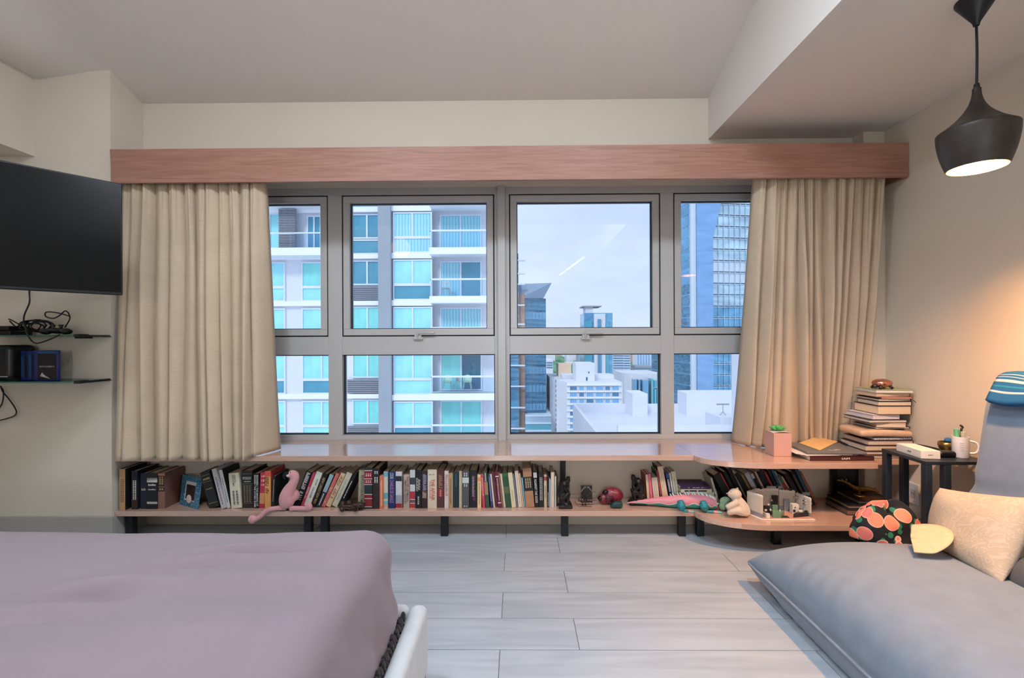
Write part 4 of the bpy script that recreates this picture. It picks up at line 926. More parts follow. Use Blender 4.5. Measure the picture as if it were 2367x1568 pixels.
# ------------------------------------------------------------------ citrus print cap
def citrus_mat():
    m = bpy.data.materials.new('citrus_print'); m.use_nodes = True
    n, l = m.node_tree.nodes, m.node_tree.links; b = n['Principled BSDF']; b.inputs['Roughness'].default_value = .8
    tc = n.new('ShaderNodeTexCoord')
    def vor(scale, off):
        mp = n.new('ShaderNodeMapping'); mp.inputs['Location'].default_value = off; l.new(tc.outputs['Object'], mp.inputs['Vector'])
        v = n.new('ShaderNodeTexVoronoi'); v.inputs['Scale'].default_value = scale; v.inputs['Randomness'].default_value = .75; l.new(mp.outputs['Vector'], v.inputs['Vector']); return v
    def lt(sock, val):
        k = n.new('ShaderNodeMath'); k.operation = 'LESS_THAN'; k.inputs[1].default_value = val; l.new(sock, k.inputs[0]); return k.outputs[0]
    def mixc(fac, a, bcol):
        x = n.new('ShaderNodeMix'); x.data_type = 'RGBA'; l.new(fac, x.inputs['Factor'])
        if isinstance(a, tuple): x.inputs['A'].default_value = a
        else: l.new(a, x.inputs['A'])
        if isinstance(bcol, tuple): x.inputs['B'].default_value = bcol
        else: l.new(bcol, x.inputs['B'])
        return x.outputs['Result']
    v1 = vor(15, (0, 0, 0)); v2 = vor(24, (.3, .1, .2))
    c = mixc(lt(v2.outputs['Distance'], .36), rgb((26, 26, 30)), rgb((46, 130, 96)))
    c = mixc(lt(v1.outputs['Distance'], .50), c, rgb((250, 190, 170)))
    cr = n.new('ShaderNodeValToRGB'); cr.color_ramp.elements[0].color = rgb((255, 150, 110)); cr.color_ramp.elements[1].color = rgb((240, 118, 120))
    sp = n.new('ShaderNodeSeparateColor'); l.new(v1.outputs['Color'], sp.inputs['Color']); l.new(sp.outputs[0], cr.inputs['Fac'])
    c = mixc(lt(v1.outputs['Distance'], .46), c, cr.outputs['Color'])
    l.new(c, b.inputs['Base Color']); return m
t = thing('citrus_cap', 'black cap printed with pink citrus fruit, yellow brim', 'cap', at(2060, 1255, 2.12))
cc = at(2056, 1246, 2.16); RX, RZ_, RY = .165, .165, .085
def capf(u, v):
    a = 2 * math.pi * u; ph = v * math.pi / 2
    r = math.cos(ph) ** .55; z = math.sin(ph)
    x = RX * r * math.cos(a); y = RY * r * math.sin(a); zz = RZ_ * z
    k = noise.noise(Vector((math.cos(a) * 1.3, math.sin(a) * 1.3, v * 2.2))); k2 = noise.noise(Vector((math.cos(a) * 3, math.sin(a) * 3, v * 4 + 5)))
    x *= 1 + .10 * k + .04 * k2; y *= 1 + .14 * k; zz *= 1 + .12 * k2
    x += -.018 * z; zz *= (1 - .30 * max(0, x / RX)) * (.88 + .16 * math.cos(a * 3 + 1))
    zz += .012 * math.sin(x * 40) * z
    return (cc.x + x, cc.y + y, cc.z + .008 + zz)
MB().grid(capf, 64, 28).build('crown', citrus_mat(), t, smooth=180, weld=True, solid=.003)
M_brim = mat('yellow_straw_brim', (216, 200, 160), .8, var=.06, scale=60, bump=.1)
bc = at(2098, 1248, 1.93)
def brim(u, v):
    a = math.radians(-118 + 175 * u); r = .004 + .14 * v
    return (bc.x + r * 1.0 * math.cos(a), bc.y - .015 + r * .75 * math.sin(a), bc.z + .012 + .055 * max(0, math.cos(a)) * v - .012 * v)
MB().grid(brim, 40, 8).build('brim', M_brim, t, smooth=180, solid=.004)
# ================================================================== SIDE TABLE
ZTB = .60
p = onz(2030, 1037, ZTB); f = onz(2149, 1068, ZTB)
x0, y0, y1 = (p.x + f.x) / 2, f.y, p.y; x1 = XR - .03
t = thing('side_table', 'small black metal side table between the bench and the sofa', 'table', ((x0 + x1) / 2, (y0 + y1) / 2, 0))
M_tbl = mat('black_table_metal', (38, 46, 54), .4, var=.08)
MB().box(x0, x1, y0, y1, ZTB - .016, ZTB).build('tabletop', M_tbl, t, bevel=.002)
for x in (x0 + .016, x0 + .105):
    for y in (y0 + .016, y1 - .016): MB().box(x - .015, x + .015, y - .015, y + .015, 0, ZTB - .016).build('leg', M_tbl, t, bevel=.002)
# white box with small print
a, b2 = onz(2072, 1042, ZTB), onz(2129, 1061, ZTB)
rt = onz(2174, 1062, ZTB)
t = thing('white_box', 'flat white product box on the black side table', 'box', (b2.x, b2.y, ZTB))
hb = .038
pts = [a, b2, rt, a + (rt - b2)]
pts = [Vector((q.x, q.y, ZTB + .0006)) for q in pts]
m = MB(); m.hexa([pts[1], pts[2], pts[3], pts[0]] + [q + Vector((0, 0, hb)) for q in (pts[1], pts[2], pts[3], pts[0])]); m.build('carton', mat('box_card_white', (238, 232, 224), .5, var=.01), t, bevel=.001)
M_ink = mat('grey_print', (120, 118, 120), .6)
fx = (pts[2] - pts[1]).normalized(); mid = (pts[1] + pts[2]) / 2 + Vector((0, -.0008, hb * .5))
for k in range(5): MB().box(mid.x - .012 + k * .006, mid.x - .008 + k * .006, mid.y - .0004, mid.y, mid.z - .002, mid.z + .002).build('print_mark', M_ink, t)
lx = (pts[1] - pts[0]).normalized(); mid2 = pts[0] + (pts[1] - pts[0]) * .55 + Vector((-.0008, 0, hb * .5)); 
MB().box(-.012, .012, -.0004, .0004, -.0025, .0025, M=Matrix.Translation(mid2) @ Matrix.Rotation(math.atan2(lx.y, lx.x), 4, 'Z')).build('print_mark', M_ink, t)
# eyeglasses-like dark case and cord
q = onz(2195, 1058, ZTB)
tag(MB().rbox(q.x - .05, q.x + .03, q.y - .01, q.y + .04, ZTB + .0005, ZTB + .03, .012, (3, 2, 2)).build('dark_case', mat('dark_case_leather', (18, 20, 22), .35), smooth=180), 'small black case between the white box and the mug', 'case')
q = onz(2155, 1034, ZTB)
tag(MB().tube([onz(2120, 1028, ZTB + .006), onz(2150, 1034, ZTB + .02), onz(2172, 1040, ZTB + .024), onz(2182, 1048, ZTB + .02), onz(2186, 1054, ZTB + .008)], .004, 7, sub=4).tube([onz(2130, 1030, ZTB + .006), onz(2160, 1045, ZTB + .006), onz(2180, 1052, ZTB + .006)], .003, 7, sub=4).build('black_strap', M_black, smooth=180), 'loose black strap lying behind the white box', 'strap')
# mug
q = onz(2225, 1058, ZTB); rm = (onz(2246, 1058, ZTB).x - onz(2205, 1058, ZTB).x) / 2 * .78
q = Vector((q.x, q.y + rm * .3, ZTB)); hm = .102
M_mug = mat('white_ceramic', (232, 232, 236), .25, var=.02, spec=.6)
t = thing('mug', 'white mug with faint print holding small things', 'mug', q)
Mx = Matrix.Translation(q)
MB().lathe([(0, .0006), (rm * .96, .0006), (rm, .004), (rm, hm), (rm - .003, hm), (rm - .004, .006), (0, .006)], Mx, 36).build('cup', M_mug, t, smooth=40)
d = Vector((.82, -.57, 0))
MB().tube([q + d * rm * .97 + Vector((0, 0, .022)), q + d * (rm + .022) + Vector((0, 0, .028)), q + d * (rm + .030) + Vector((0, 0, .052)), q + d * (rm + .022) + Vector((0, 0, .076)), q + d * rm * .97 + Vector((0, 0, .082))], .0055, 8, sub=4).build('handle', M_mug, t, smooth=180)
d2 = Vector((-.55, -.83, 0)); s_ = Vector((.83, -.55, 0))
for k in range(5): 
    c = q + d2 * (rm + .0005) + Vector((0, 0, .036 + .009 * k)); MB().hexa([c - s_ * .008, c + s_ * .006, c + s_ * .006 + d2 * -.002, c - s_ * .008 + d2 * -.002] + [x + Vector((0, 0, .0022)) for x in (c - s_ * .008, c + s_ * .006, c + s_ * .006 + d2 * -.002, c - s_ * .008 + d2 * -.002)]).build('print_mark', mat('mug_print', (178, 182, 196), .4), t)
tag(MB().tube([q + Vector((-.015, 0, .009)), q + Vector((-.02, 0, hm + .035))], .011, 10).build('green_vial', mat('green_glassy', (110, 190, 140), .15, spec=.7), smooth=60), 'small green vial standing in the mug', 'vial')
tag(MB().tube([q + Vector((.015, 0, .009)), q + Vector((.012, 0, hm + .022))], .010, 10).build('clear_vial', mat('pale_glassy', (200, 206, 190), .15, spec=.7), smooth=60), 'small clear vial standing in the mug', 'vial')
tag(MB().tube([q + Vector((.02, .02, .009)), q + Vector((.022, .02, hm + .02)), q + Vector((.03, .02, hm + .04)), q + Vector((.018, .02, hm + .05))], .0045, 8, sub=4).build('dark_hook', mat('dark_hook_plastic', (48, 36, 34), .4), smooth=180), 'dark curved stick standing in the mug', 'stick')
# brass bowl
q = onz(2200, 1043, ZTB); rb = .036
M_bras = mat('antique_brass', (168, 140, 84), .28, metal=.9, var=.1, scale=20)
q = Vector((min(q.x, XR - .05), min(q.y, y1 - .045), ZTB))
t = thing('brass_bowl', 'round brass singing bowl behind the mug', 'bowl', q)
MB().lathe([(0, .0006), (.016, .001), (.03, .012), (rb, .03), (rb - .002, .046), (rb - .006, .048), (rb - .007, .046), (rb - .005, .03), (.026, .016), (0, .006)], Matrix.Translation(q), 36).build('vessel', M_bras, t, smooth=60)
tag(MB().ell(q + Vector((.012, .004, .055)), (.018, .014, .014)).build('blue_ball', mat('blue_felt', (40, 110, 160), .8), smooth=180), 'small blue ball resting in the brass bowl', 'ball')
# outlet
q = onx(2105, 1138, XR)
t = thing('wall_outlet', 'white double power outlet on the wall under the side table', 'outlet', (XR, q.y, q.z))
MB().box(XR - .008, XR - .0005, q.y - .062, q.y + .062, q.z - .06, q.z + .06).build('plate', M_white, t, bevel=.003)
for dy in (-.025, .025): MB().box(XR - .0095, XR - .008, q.y + dy - .017, q.y + dy + .017, q.z - .024, q.z + .024).build('socket', mat('socket_grey', (206, 204, 200), .4), t)
for dy in (-.025, .025):
    for s2 in (-.007, .007): MB().box(XR - .0098, XR - .0095, q.y + dy + s2 - .0015, q.y + dy + s2 + .0015, q.z - .006, q.z + .008).build('slot', M_black, t)
# ================================================================== THINGS ON THE BENCH TOP
# pink box with a succulent
a = onz(1789, 1056, ZS); b2 = onz(1826, 1054, ZS); c = onz(1765, 1038, ZS)
hb = at(1789, 1002, a.y).z - ZS
w = b2.x - a.x; dp = .10
M_pb = mat('pink_card', (206, 164, 152), .7, var=.02)
t = thing('pink_planter_box', 'small pink cube box with a green succulent on top', 'planter', (a.x + w / 2, a.y + dp / 2, ZS))
MB().box(a.x, a.x + w, a.y, a.y + dp, ZS + .0005, ZS + hb).build('box', M_pb, t, bevel=.0015)
MB().grid(lambda u, v: (a.x - .004 + (w + .006) * u, a.y + dp * v * .8, ZS + hb + .001 + .006 * math.sin(math.pi * u) * (1 - v)), 10, 3).build('lid_flap', mat('flap_card', (206, 200, 196), .6), t, smooth=180, solid=.001)
M_suc = mat('succulent_green', (88, 178, 96), .45, var=.15, scale=40)
cs = Vector((a.x + w * .5, a.y + dp * .55, ZS + hb + .004)); rnd = random.Random(11)
for k in range(16):
    an = k * 2.4; el = .35 + .07 * k; r = .046 - .0012 * k
    d = Vector((math.cos(an) * math.cos(el), math.sin(an) * math.cos(el), math.sin(el)))
    MB().tube([cs, cs + d * r * .5, cs + d * r * .9, cs + d * r * 1.1], [.003, .010, .008, .002], 8).build('leaf', M_suc, t, smooth=180)
# magazine "I AM", papers, grey folder, envelope, pen
a = onz(1873, 1066, ZS); b2 = onz(2004, 1060, ZS)
x0, x1, y0 = a.x, b2.x, a.y; zc = ZS + .0006
t = thing('magazine', 'thick dark red magazine lettered I AM under the grey folder', 'magazine', (x0, y0, ZS))
M_mag = mat('dark_red_cover', (72, 38, 38), .4, var=.05)
MB().box(x0, x1, y0, y0 + .004, zc, zc + .024).box(x0, x1, y0, y0 + .25, zc, zc + .0015).box(x0, x1, y0, y0 + .25, zc + .0225, zc + .024).build('cover', M_mag, t)
MB().box(x0 + .0015, x1 - .002, y0 + .004, y0 + .246, zc + .0015, zc + .0225).build('pages', mat('white_pages', (214, 206, 200), .8, var=.1, scale=200, stretch=(1, 1, 6)), t)
lettering('IAM', mat('white_lettering', (226, 220, 214), .6), ((x0 + x1) / 2 + .02, y0 - .0006, zc + .012), (1, 0, 0), (0, 0, 1), .044, .011, t)
t = thing('paper_sheets', 'loose white sheets between the magazine and the grey folder', 'papers', (x0, y0, zc + .024))
for k in range(3): 
    Mx = Matrix.Translation((x0 + .13 - .012 * k, y0 + .13 + .004 * k, zc + .0247 + .0016 * k)) @ Matrix.Rotation(.05 - .07 * k, 4, 'Z'); MB().box(-.15, .15, -.11, .11, 0, .0012, M=Mx).build('sheet', mat('sheet_white', (224, 214, 208), .7), t)
zc2 = zc + .0297
M_fol = mat('grey_folder', (112, 114, 116), .42, var=.03)
t = thing('grey_folder', 'dark grey folder on the stacked magazine and papers', 'folder', (x0, y0, zc2))
Mx = Matrix.Translation(((x0 + x1) / 2 - .005, y0 + .145, zc2)) @ Matrix.Rotation(-.06, 4, 'Z')
MB().box(-.165, .16, -.125, .12, .0004, .014, M=Mx).build('cover', M_fol, t, bevel=.003)
MB().tube([Mx @ Vector((-.02, -.07, .0145)), Mx @ Vector((0, -.085, .0145)), Mx @ Vector((.03, -.075, .0145)), Mx @ Vector((.02, -.06, .0145)), Mx @ Vector((.05, -.07, .0145))], .0014, 5, sub=4).build('cover_scribble', mat('pale_ink', (196, 192, 184), .5), t)
zc3 = zc2 + .0146
e = [onz(1847, 1025, zc3), onz(1895, 1042, zc3), onz(1936, 1022, zc3), onz(1888, 1010, zc3)]
m = MB(); m.hexa([Vector((q.x, q.y, zc3 + .0004)) for q in e] + [Vector((q.x, q.y, zc3 + .0026)) for q in e]); o = m.build('envelope', mat('manila_paper', (232, 190, 128), .75, var=.03)); tag(o, 'square tan envelope lying on the grey folder', 'envelope')
c = sum(e, Vector()) / 4
MB().lathe([(0, zc3 + .0027), (.004, zc3 + .0027), (.004, zc3 + .0034), (0, zc3 + .0034)], Matrix.Translation((c.x, c.y, 0)), 10).build('clasp', mat('brass_clasp', (190, 150, 90), .4, metal=.6), o)
o = MB().tube([onz(1938, 1019, zc3 + .006), onz(1958, 1029, zc3 + .006)], .0055, 8).build('black_pen', M_black, smooth=60); tag(o, 'short black pen lying on the grey folder', 'pen')
# tall stack of books in the corner
stk = [  # front-left px, width, depth, thickness, rot, cover, pages, label
 (2034, .27, .20, .022, 2, (120, 108, 100), (196, 180, 168), 'grey magazine at the very bottom of the corner stack', 0),
 (2022, .275, .20, .020, -1, (96, 60, 56), (206, 190, 176), 'thin brown album second from the bottom of the corner stack', 0),
 (2012, .27, .20, .032, 1, (28, 28, 32), (214, 196, 174), 'black book with cream pages low in the corner stack', 0),
 (2030, .255, .20, .028, 0, (88, 40, 42), (206, 190, 176), 'dark red book with spotted spine in the corner stack', 0),
 (2024, .22, .20, .016, 2, (30, 30, 34), (222, 216, 214), 'black spiral notebook in the corner stack', 1),
 (1990, .29, .20, .038, -2, (206, 176, 150), (196, 170, 148), 'large soft cream book bulging out of the corner stack', 2),
 (2060, .20, .17, .013, 3, (24, 24, 28), (214, 200, 186), 'thin black notebook above the large cream book', 0),
 (2026, .155, .20, .024, -5, (206, 192, 176), (226, 206, 186), 'short white paperback in the middle of the corner stack', 0),
 (2010, .22, .20, .018, 2, (26, 28, 32), (220, 208, 196), 'slim black hardback in the middle of the corner stack', 0),
 (2018, .16, .20, .026, 4, (214, 210, 222), (222, 212, 214), 'lilac-white paperback below the thick cream book', 0),
 (2044, .19, .19, .050, 0, (44, 34, 34), (226, 204, 174), 'thickest cream-paged hardback of the corner stack', 0),
 (2044, .188, .17, .026, -1, (36, 32, 36), (220, 204, 186), 'dark hardback lying just above the thickest book', 0),
 (2042, .185, .17, .014, 1, (20, 20, 24), (222, 210, 190), 'thin black book with a ribbon near the top of the stack', 3),
 (2046, .17, .17, .010, -2, (168, 62, 64), (216, 196, 170), 'thin red booklet near the top of the corner stack', 0),
 (2036, .20, .17, .022, 2, (170, 150, 132), (206, 186, 164), 'grey-brown catalogue second from the top of the stack', 0),
 (2044, .20, .18, .018, -4, (172, 180, 122), (226, 222, 224), 'green magazine on top of the corner stack', 0)]
z = ZS + .0006; topp = None
for (px, w, dp, th, rot, cc_, pg, lab, kind) in stk:
    Yc = 2.655 + (0 if w > .21 else .012)
    c0 = at(px, 1000, Yc); x = min(c0.x, XR - .012 - w - .01); r = math.radians(rot)
    t = thing('book', lab, 'book', (x, Yc, z), (0, 0, r), group='books stacked in the window corner')
    mc = mat('stack_cover_%d_%d_%d' % cc_, cc_, .5, var=.08); mp_ = mat('stack_pages_%d_%d_%d' % pg, pg, .85, var=.08, scale=120, stretch=(1, 1, 8))
    e = min(.0025, th * .14)
    if kind == 2:
        MB().rbox(0, w, 0, dp, 0, th, th * .45, (6, 6, 1), lambda p: (p.x, p.y, p.z * (1 + .12 * math.sin(p.x * 14)))).build('cover', mc, t, smooth=180, local=True)
        MB().box(.02, w - .03, .004, dp - .01, th * .25, th * .7).build('pages', mp_, t, local=True)
    else:
        MB().box(0, w, 0, dp, 0, e).box(0, w, 0, dp, th - e, th).box(w - e, w, 0, dp, e, th - e).build('cover', mc, t, local=True)
        MB().box(.003, w - e, .003, dp - .003, e, th - e).build('pages', mp_, t, local=True)
    if kind == 1:
        for k in range(16): MB().tube([(.012 + k * .013, -.002, .002), (.012 + k * .013, -.006, th / 2), (.012 + k * .013, -.002, th - .002)], .0012, 5).build('spiral_ring', mat('spiral_wire', (150, 150, 154), .3, metal=.8), t, local=True)
    if kind == 3: MB().tube([(w - .004, .03, th * .5), (w + .006, -.006, th * .4), (w + .014, -.016, -.006)], .0016, 5).build('ribbon', M_black, t, local=True)
    z += th + (.006 if kind == 2 else .0005); topp = (x + w * .35, Yc + .06, z)
# copper skull-like ornament: a small shell-shaped animal
px_ = at(2042, 898, 2.70); q = Vector((px_.x, 2.71, z))
M_cop2 = mat('polished_copper', (206, 142, 120), .22, metal=.85, var=.1, scale=30)
t = thing('copper_turtle', 'small polished copper turtle ornament on top of the book stack', 'ornament', q)
sc_ = .052
m = MB(); m.ell(q + Vector((0, 0, .034)), (sc_, sc_ * .85, .026), nu=24, nv=14); m.build('shell', M_cop2, t, smooth=180)
m = MB(); m.ell(q + Vector((-.048, -.012, .018)), (.016, .012, .012)); m.build('head', mat('dark_pewter', (70, 66, 74), .3, metal=.7), t, smooth=180)
for sx, sy in ((-.03, -.028), (.03, -.028), (-.03, .028), (.03, .028)): MB().tube([q + Vector((sx * .8, sy * .8, .024)), q + Vector((sx * 1.2, sy * 1.2, .004))], [.009, .007], 8).build('foot', mat('dark_pewter'), t, smooth=180)
# ================================================================== BOOKS ON THE LOWER SHELF
def cov(c, rough=.5): return mat('cover_%d_%d_%d' % tuple(c), c, rough, var=.07, scale=25)
def ink(c): return mat('ink_%d_%d_%d' % tuple(c), c, .6, var=.02)
BK = (26, 28, 32); WH = (228, 226, 220)
def book(bl, br, tl, yt, Y, c, label, side=None, dep=None, v=(), h=(), bands=(), bars=(), group='books standing on the lower shelf', zb=None, name='book'):
    """standing book from its spine outline: bottom-left/right and top-left pixel, top pixel, spine plane Y"""
    zb = ZL if zb is None else zb
    p0 = onz(bl, 1180, ZL); P0 = at(bl, 1175, Y); P1 = at(br, 1175, Y); PT = at(tl, yt, Y)
    x0 = P0.x; t = (P1.x - P0.x); dx = PT.x - x0; dz = PT.z - zb; al = math.atan2(dx, dz); hh = math.hypot(dx, dz)
    t = max(.004, t * math.cos(al) - .0006)
    lift = t * math.sin(al) if al > 0 else 0
    if al < 0: lift = 0
    hh = hh - (lift * .5 if al > 0 else 0)
    d = min(dep or .165, YW - Y - .006)
    o = thing(name, label, 'book', (x0, Y, zb + .0004 + lift), (0, al, 0), group=group)
    e = min(.0026, t * .16); sp = e
    cm = cov(c); sm = cov(side) if side else cm
    m = MB(); m.box(0, t, 0, sp, 0, hh, 0); m.box(0, e, sp, d, 0, hh, 1); m.box(t - e, t, sp, d, 0, hh, 1)
    m.build('cover', [cm, sm], o, local=True)
    MB().box(e, t - e, sp, d - .004, .003, hh - .004).build('pages', M_paper, o, local=True)
    for z0, z1, bc in bands: MB().box(.0003, t - .0003, -.0004, 0, z0 * hh, z1 * hh).build('spine_band', ink(bc), o, local=True)
    for it in v:
        body, tc, z0, z1 = it[:4]; off = it[4] if len(it) > 4 else .5; fat = it[5] if len(it) > 5 else .62
        if body is None:      # print too blurred to read: a row of letter-sized marks
            m = MB(); rnd = random.Random(int(bl * 11)); L_ = abs(z1 - z0) * hh; zz = z0 * hh; fw = min(t * fat, .022); pit = max(.006, fw * .62)
            while zz < z1 * hh - pit * .5:
                if rnd.random() > .14:
                    a0 = t * off - fw / 2; k_ = rnd.random()
                    m.box(a0, a0 + fw, -.0007, -.0002, zz, zz + pit * .24)
                    if k_ < .7: m.box(a0 + (0 if k_ < .35 else fw * .75), a0 + (fw * .25 if k_ < .35 else fw), -.0007, -.0002, zz, zz + pit * .74)
                    if k_ > .25: m.box(a0, a0 + fw * (1 if k_ < .6 else .6), -.0007, -.0002, zz + pit * .5, zz + pit * .74)
                zz += pit
            q = m.build('spine_print', ink(tc), o, local=True); q['kind'] = 'stuff'; continue
        R, U = ((0, 0, -1), (1, 0, 0))
        lettering(body, ink(tc), (t * off, -.0008, (z0 + z1) / 2 * hh), R, U, abs(z1 - z0) * hh, min(t * fat, .022), o, local=True, name='spine_lettering')
    for body, tc, zc, hgt in h:
        if body is None:
            m = MB(); rnd = random.Random(int(bl * 13)); xx = t * .14; pit = t * .72 / 8
            while xx < t * .84:
                if rnd.random() > .1: m.box(xx, xx + pit * .7, -.0007, -.0002, (zc - hgt / 2) * hh, (zc + hgt * (.5 if rnd.random() < .6 else .25)) * hh)
                xx += pit
            q = m.build('spine_print', ink(tc), o, local=True); q['kind'] = 'stuff'; continue
        lettering(body, ink(tc), (t * .5, -.0008, zc * hh), (1, 0, 0), (0, 0, 1), t * .8, hgt * hh, o, local=True, name='spine_lettering')
    for tc, z0, z1, n in bars:      # illegible print: rows of small marks
        m = MB(); rnd = random.Random(int(bl * 7)); zz = z0
        while zz < z1:
            ln = rnd.uniform(.015, .05)
            for r in range(n): 
                xx = t * (r + 1) / (n + 1); m.box(xx - t * .13 / n ** .5, xx + t * .13 / n ** .5, -.0006, -.0002, zz * hh, min(z1, zz + ln) * hh)
            zz += ln + .012
        q = m.build('spine_print', ink(tc), o, local=True); q['kind'] = 'stuff'
    return o
G = (188, 160, 110)
WL = (222, 220, 214)
B = book
B(276, 289, 276, 1085, 2.752, (196, 152, 108), 'tan-spined book at the far left end of the shelf', side=BK, bars=[((120, 90, 60), .2, .75, 2)])
B(304, 318, 304, 1089, 2.770, (30, 34, 42), 'slim black book with vertical white print near the left end', bars=[(WL, .25, .75, 2)], bands=[(.05, .3, (64, 40, 30))])
B(325, 339, 325, 1095, 2.778, (28, 34, 52), 'navy book directly left of the black book with white lettering', h=[(None, (170, 160, 150), .55, .07)])
B(339.5, 364, 339.5, 1094, 2.775, (24, 27, 31), 'thick black book with white lettering beside the brown leather volume', h=[(None, WL, .67, .05), (None, WL, .54, .03)], bands=[(.74, .78, WL), (.79, .82, WL), (.84, .86, (180, 170, 160)), (.14, .20, (190, 186, 180))])
B(364.5, 381, 364.5, 1094, 2.78, (142, 104, 90), 'brown leather volume with dark title panels beside the photo frame', side=(128, 88, 76), bands=[(.48, .60, (62, 42, 38)), (.62, .92, (74, 50, 44)), (.93, .97, (180, 130, 96))], bars=[(G, .52, .58, 2), (G, .68, .9, 2)])
B(485, 508, 462, 1094, 2.785, (34, 40, 40), 'dark green book leaning left behind the blue photo frame', bands=[(.9, .905, G), (.72, .725, G), (.12, .13, G)], h=[(None, G, .8, .05), (None, G, .52, .025)])
B(512, 523, 489, 1086, 2.775, (198, 198, 204), 'light grey slim book leaning left, first of the pale pair', bars=[((150, 110, 120), .1, .8, 1)])
B(525.6, 533.5, 505.7, 1088, 2.785, (214, 212, 208), 'white slim book leaning against the anatomy book', side=(44, 48, 46), bars=[((120, 120, 126), .15, .8, 1)])
B(535, 559, 528, 1095, 2.782, (222, 214, 188), "cream book titled Gray's Anatomy", v=[("GRAY'S\nANATOMY", (92, 92, 92), .62, .95)], bars=[((104, 110, 124), .1, .5, 2)])
B(560, 585, 558, 1089, 2.79, (52, 44, 42), 'thick worn black book titled Psychology', bands=[(.66, .90, (26, 34, 38)), (.905, .915, (130, 120, 104)), (.645, .655, (130, 120, 104)), (.12, .13, (120, 112, 100))], h=[('PSYCHOLOGY', (206, 204, 196), .8, .075), (None, (180, 178, 170), .71, .03)], bars=[((120, 104, 86), .15, .62, 3)])
B(586, 598.5, 586, 1095, 2.788, (22, 24, 26), 'black book titled The Making of the Atomic Bomb', v=[('RICHARD / THE MAKING OF', WL, .06, .95, .72, .36), ('RHODES / THE ATOMIC BOMB', WL, .03, .95, .27, .36)])
B(599, 611, 602, 1093, 2.79, (182, 52, 72), 'crimson book right of the atomic bomb book', h=[(None, (232, 200, 196), .9, .06), (None, (232, 200, 196), .78, .08), (None, (232, 200, 196), .66, .06)], bands=[(.12, .42, (216, 150, 96))])
B(612, 626, 612, 1090, 2.79, (226, 164, 96), 'orange-yellow book with a red cover behind the flamingo', side=(206, 74, 74), bands=[(.86, .99, (220, 84, 84))], v=[(None, (120, 70, 40), .4, .85, .4, .5)])
B(627, 634, 630, 1101, 2.79, (32, 36, 36), 'thin black book directly behind the flamingo', side=(26, 28, 30), bars=[((160, 156, 140), .2, .9, 1)])
# leaning run right of the flamingo
B(678, 693, 709, 1091, 2.80, (24, 28, 34), 'black book leaning right with white lettering, next to the flamingo', v=[(None, WL, .2, .97)])
B(694.5, 701.5, 724, 1093, 2.80, (190, 66, 82), 'thin crimson book leaning right beside the white one', v=[(None, (226, 190, 186), .25, .6)])
B(702.5, 717.5, 733.5, 1092, 2.80, (220, 218, 206), 'white book leaning right, first pale one after the flamingo', v=[(None, (130, 128, 120), .62, .82, .6, .2), (None, (150, 148, 140), .25, .58, .5, .25)])
B(719, 730, 749, 1096, 2.80, (26, 26, 26), 'black book titled New Lands New Men in gold', v=[('NEW LANDS NEW MEN', G, .1, .88)])
B(731.5, 742, 764, 1097, 2.80, (40, 48, 52), 'dark book with a pale blue upper spine, leaning right', bands=[(.45, .99, (150, 176, 186))], bars=[(WL, .05, .4, 1)])
B(743, 752, 778, 1095, 2.80, (206, 108, 98), 'salmon red book leaning right in the left run', v=[(None, (236, 200, 184), .4, .6), (None, (236, 200, 184), .05, .2)])
B(753, 765, 790, 1095, 2.80, (222, 190, 152), 'tan book with boxed brown title, leaning right', v=[(None, (140, 92, 70), .25, .93)])
B(767, 781, 804, 1094, 2.80, (206, 200, 176), 'grey-cream book leaning right beside the black triangle', bars=[((176, 168, 146), .2, .8, 1)])
B(782, 789, 821, 1092, 2.80, (24, 26, 28), 'black book leaning farthest right above the model car', bars=[(WL, .25, .75, 1)])
# upright run
B(827, 841, 830, 1087, 2.79, (176, 166, 138), 'olive-tan book titled Revolution in Time', v=[('REVOLUTION IN TIME', (60, 66, 64), .12, .86, .62, .5)])
B(842, 861, 842, 1082, 2.775, (40, 52, 54), 'thick law-style book with red bands and white lines', bands=[(.90, .985 - .06, (132, 38, 46)), (.74, .90, (140, 42, 50)), (.60, .72, (140, 42, 50)), (.26, .345, (140, 42, 50)), (.06, .24, (136, 42, 48)), (.925, .94, WL), (.725, .738, WL), (.585, .598, WL), (.345, .36, WL), (.245, .257, WL), (.045, .057, WL)], bars=[((226, 180, 176), .79, .86, 3), ((226, 180, 176), .63, .7, 3)])
B(862, 877, 862, 1083, 2.775, (56, 42, 40), 'dark brown law book next to the red banded one', bands=[(.82, .97, (30, 36, 40)), (.62, .80, (34, 36, 38))], bars=[(WL, .64, .78, 2), (WL, .86, .94, 2)])
B(877.5, 886, 877.5, 1101, 2.775, (226, 118, 96), 'short coral paperback in the middle of the shelf', bars=[((250, 210, 130), .1, .85, 1)])
B(886.8, 896.8, 886.8, 1091, 2.785, (216, 212, 190), 'paperback with light blue and cream blocks', bands=[(.86, .99, (120, 180, 200)), (.26, .42, (110, 180, 180)), (.10, .2, (120, 188, 196)), (.02, .1, (226, 170, 150))])
B(897.6, 914, 897.6, 1091, 2.785, (26, 52, 108), 'navy book about Charles de Gaulle', v=[('COOK', WL, .80, .97), ('CHARLES DE GAULLE', (206, 130, 160), .15, .78)])
B(914.8, 929, 914.8, 1091, 2.785, (222, 220, 220), 'white book with a black square near the top of its spine', bands=[(.74, .88, (44, 52, 56)), (.13, .36, (168, 166, 180)), (.01, .13, (168, 42, 48))])
B(933, 946.5, 933, 1098, 2.785, (196, 172, 156), 'beige-pink book titled Walter Lippmann', v=[('WALTER LIPPMANN', (104, 78, 74), .2, .95, .7, .36), ('AMERICAN CENTURY', (104, 78, 74), .12, .85, .3, .36)])
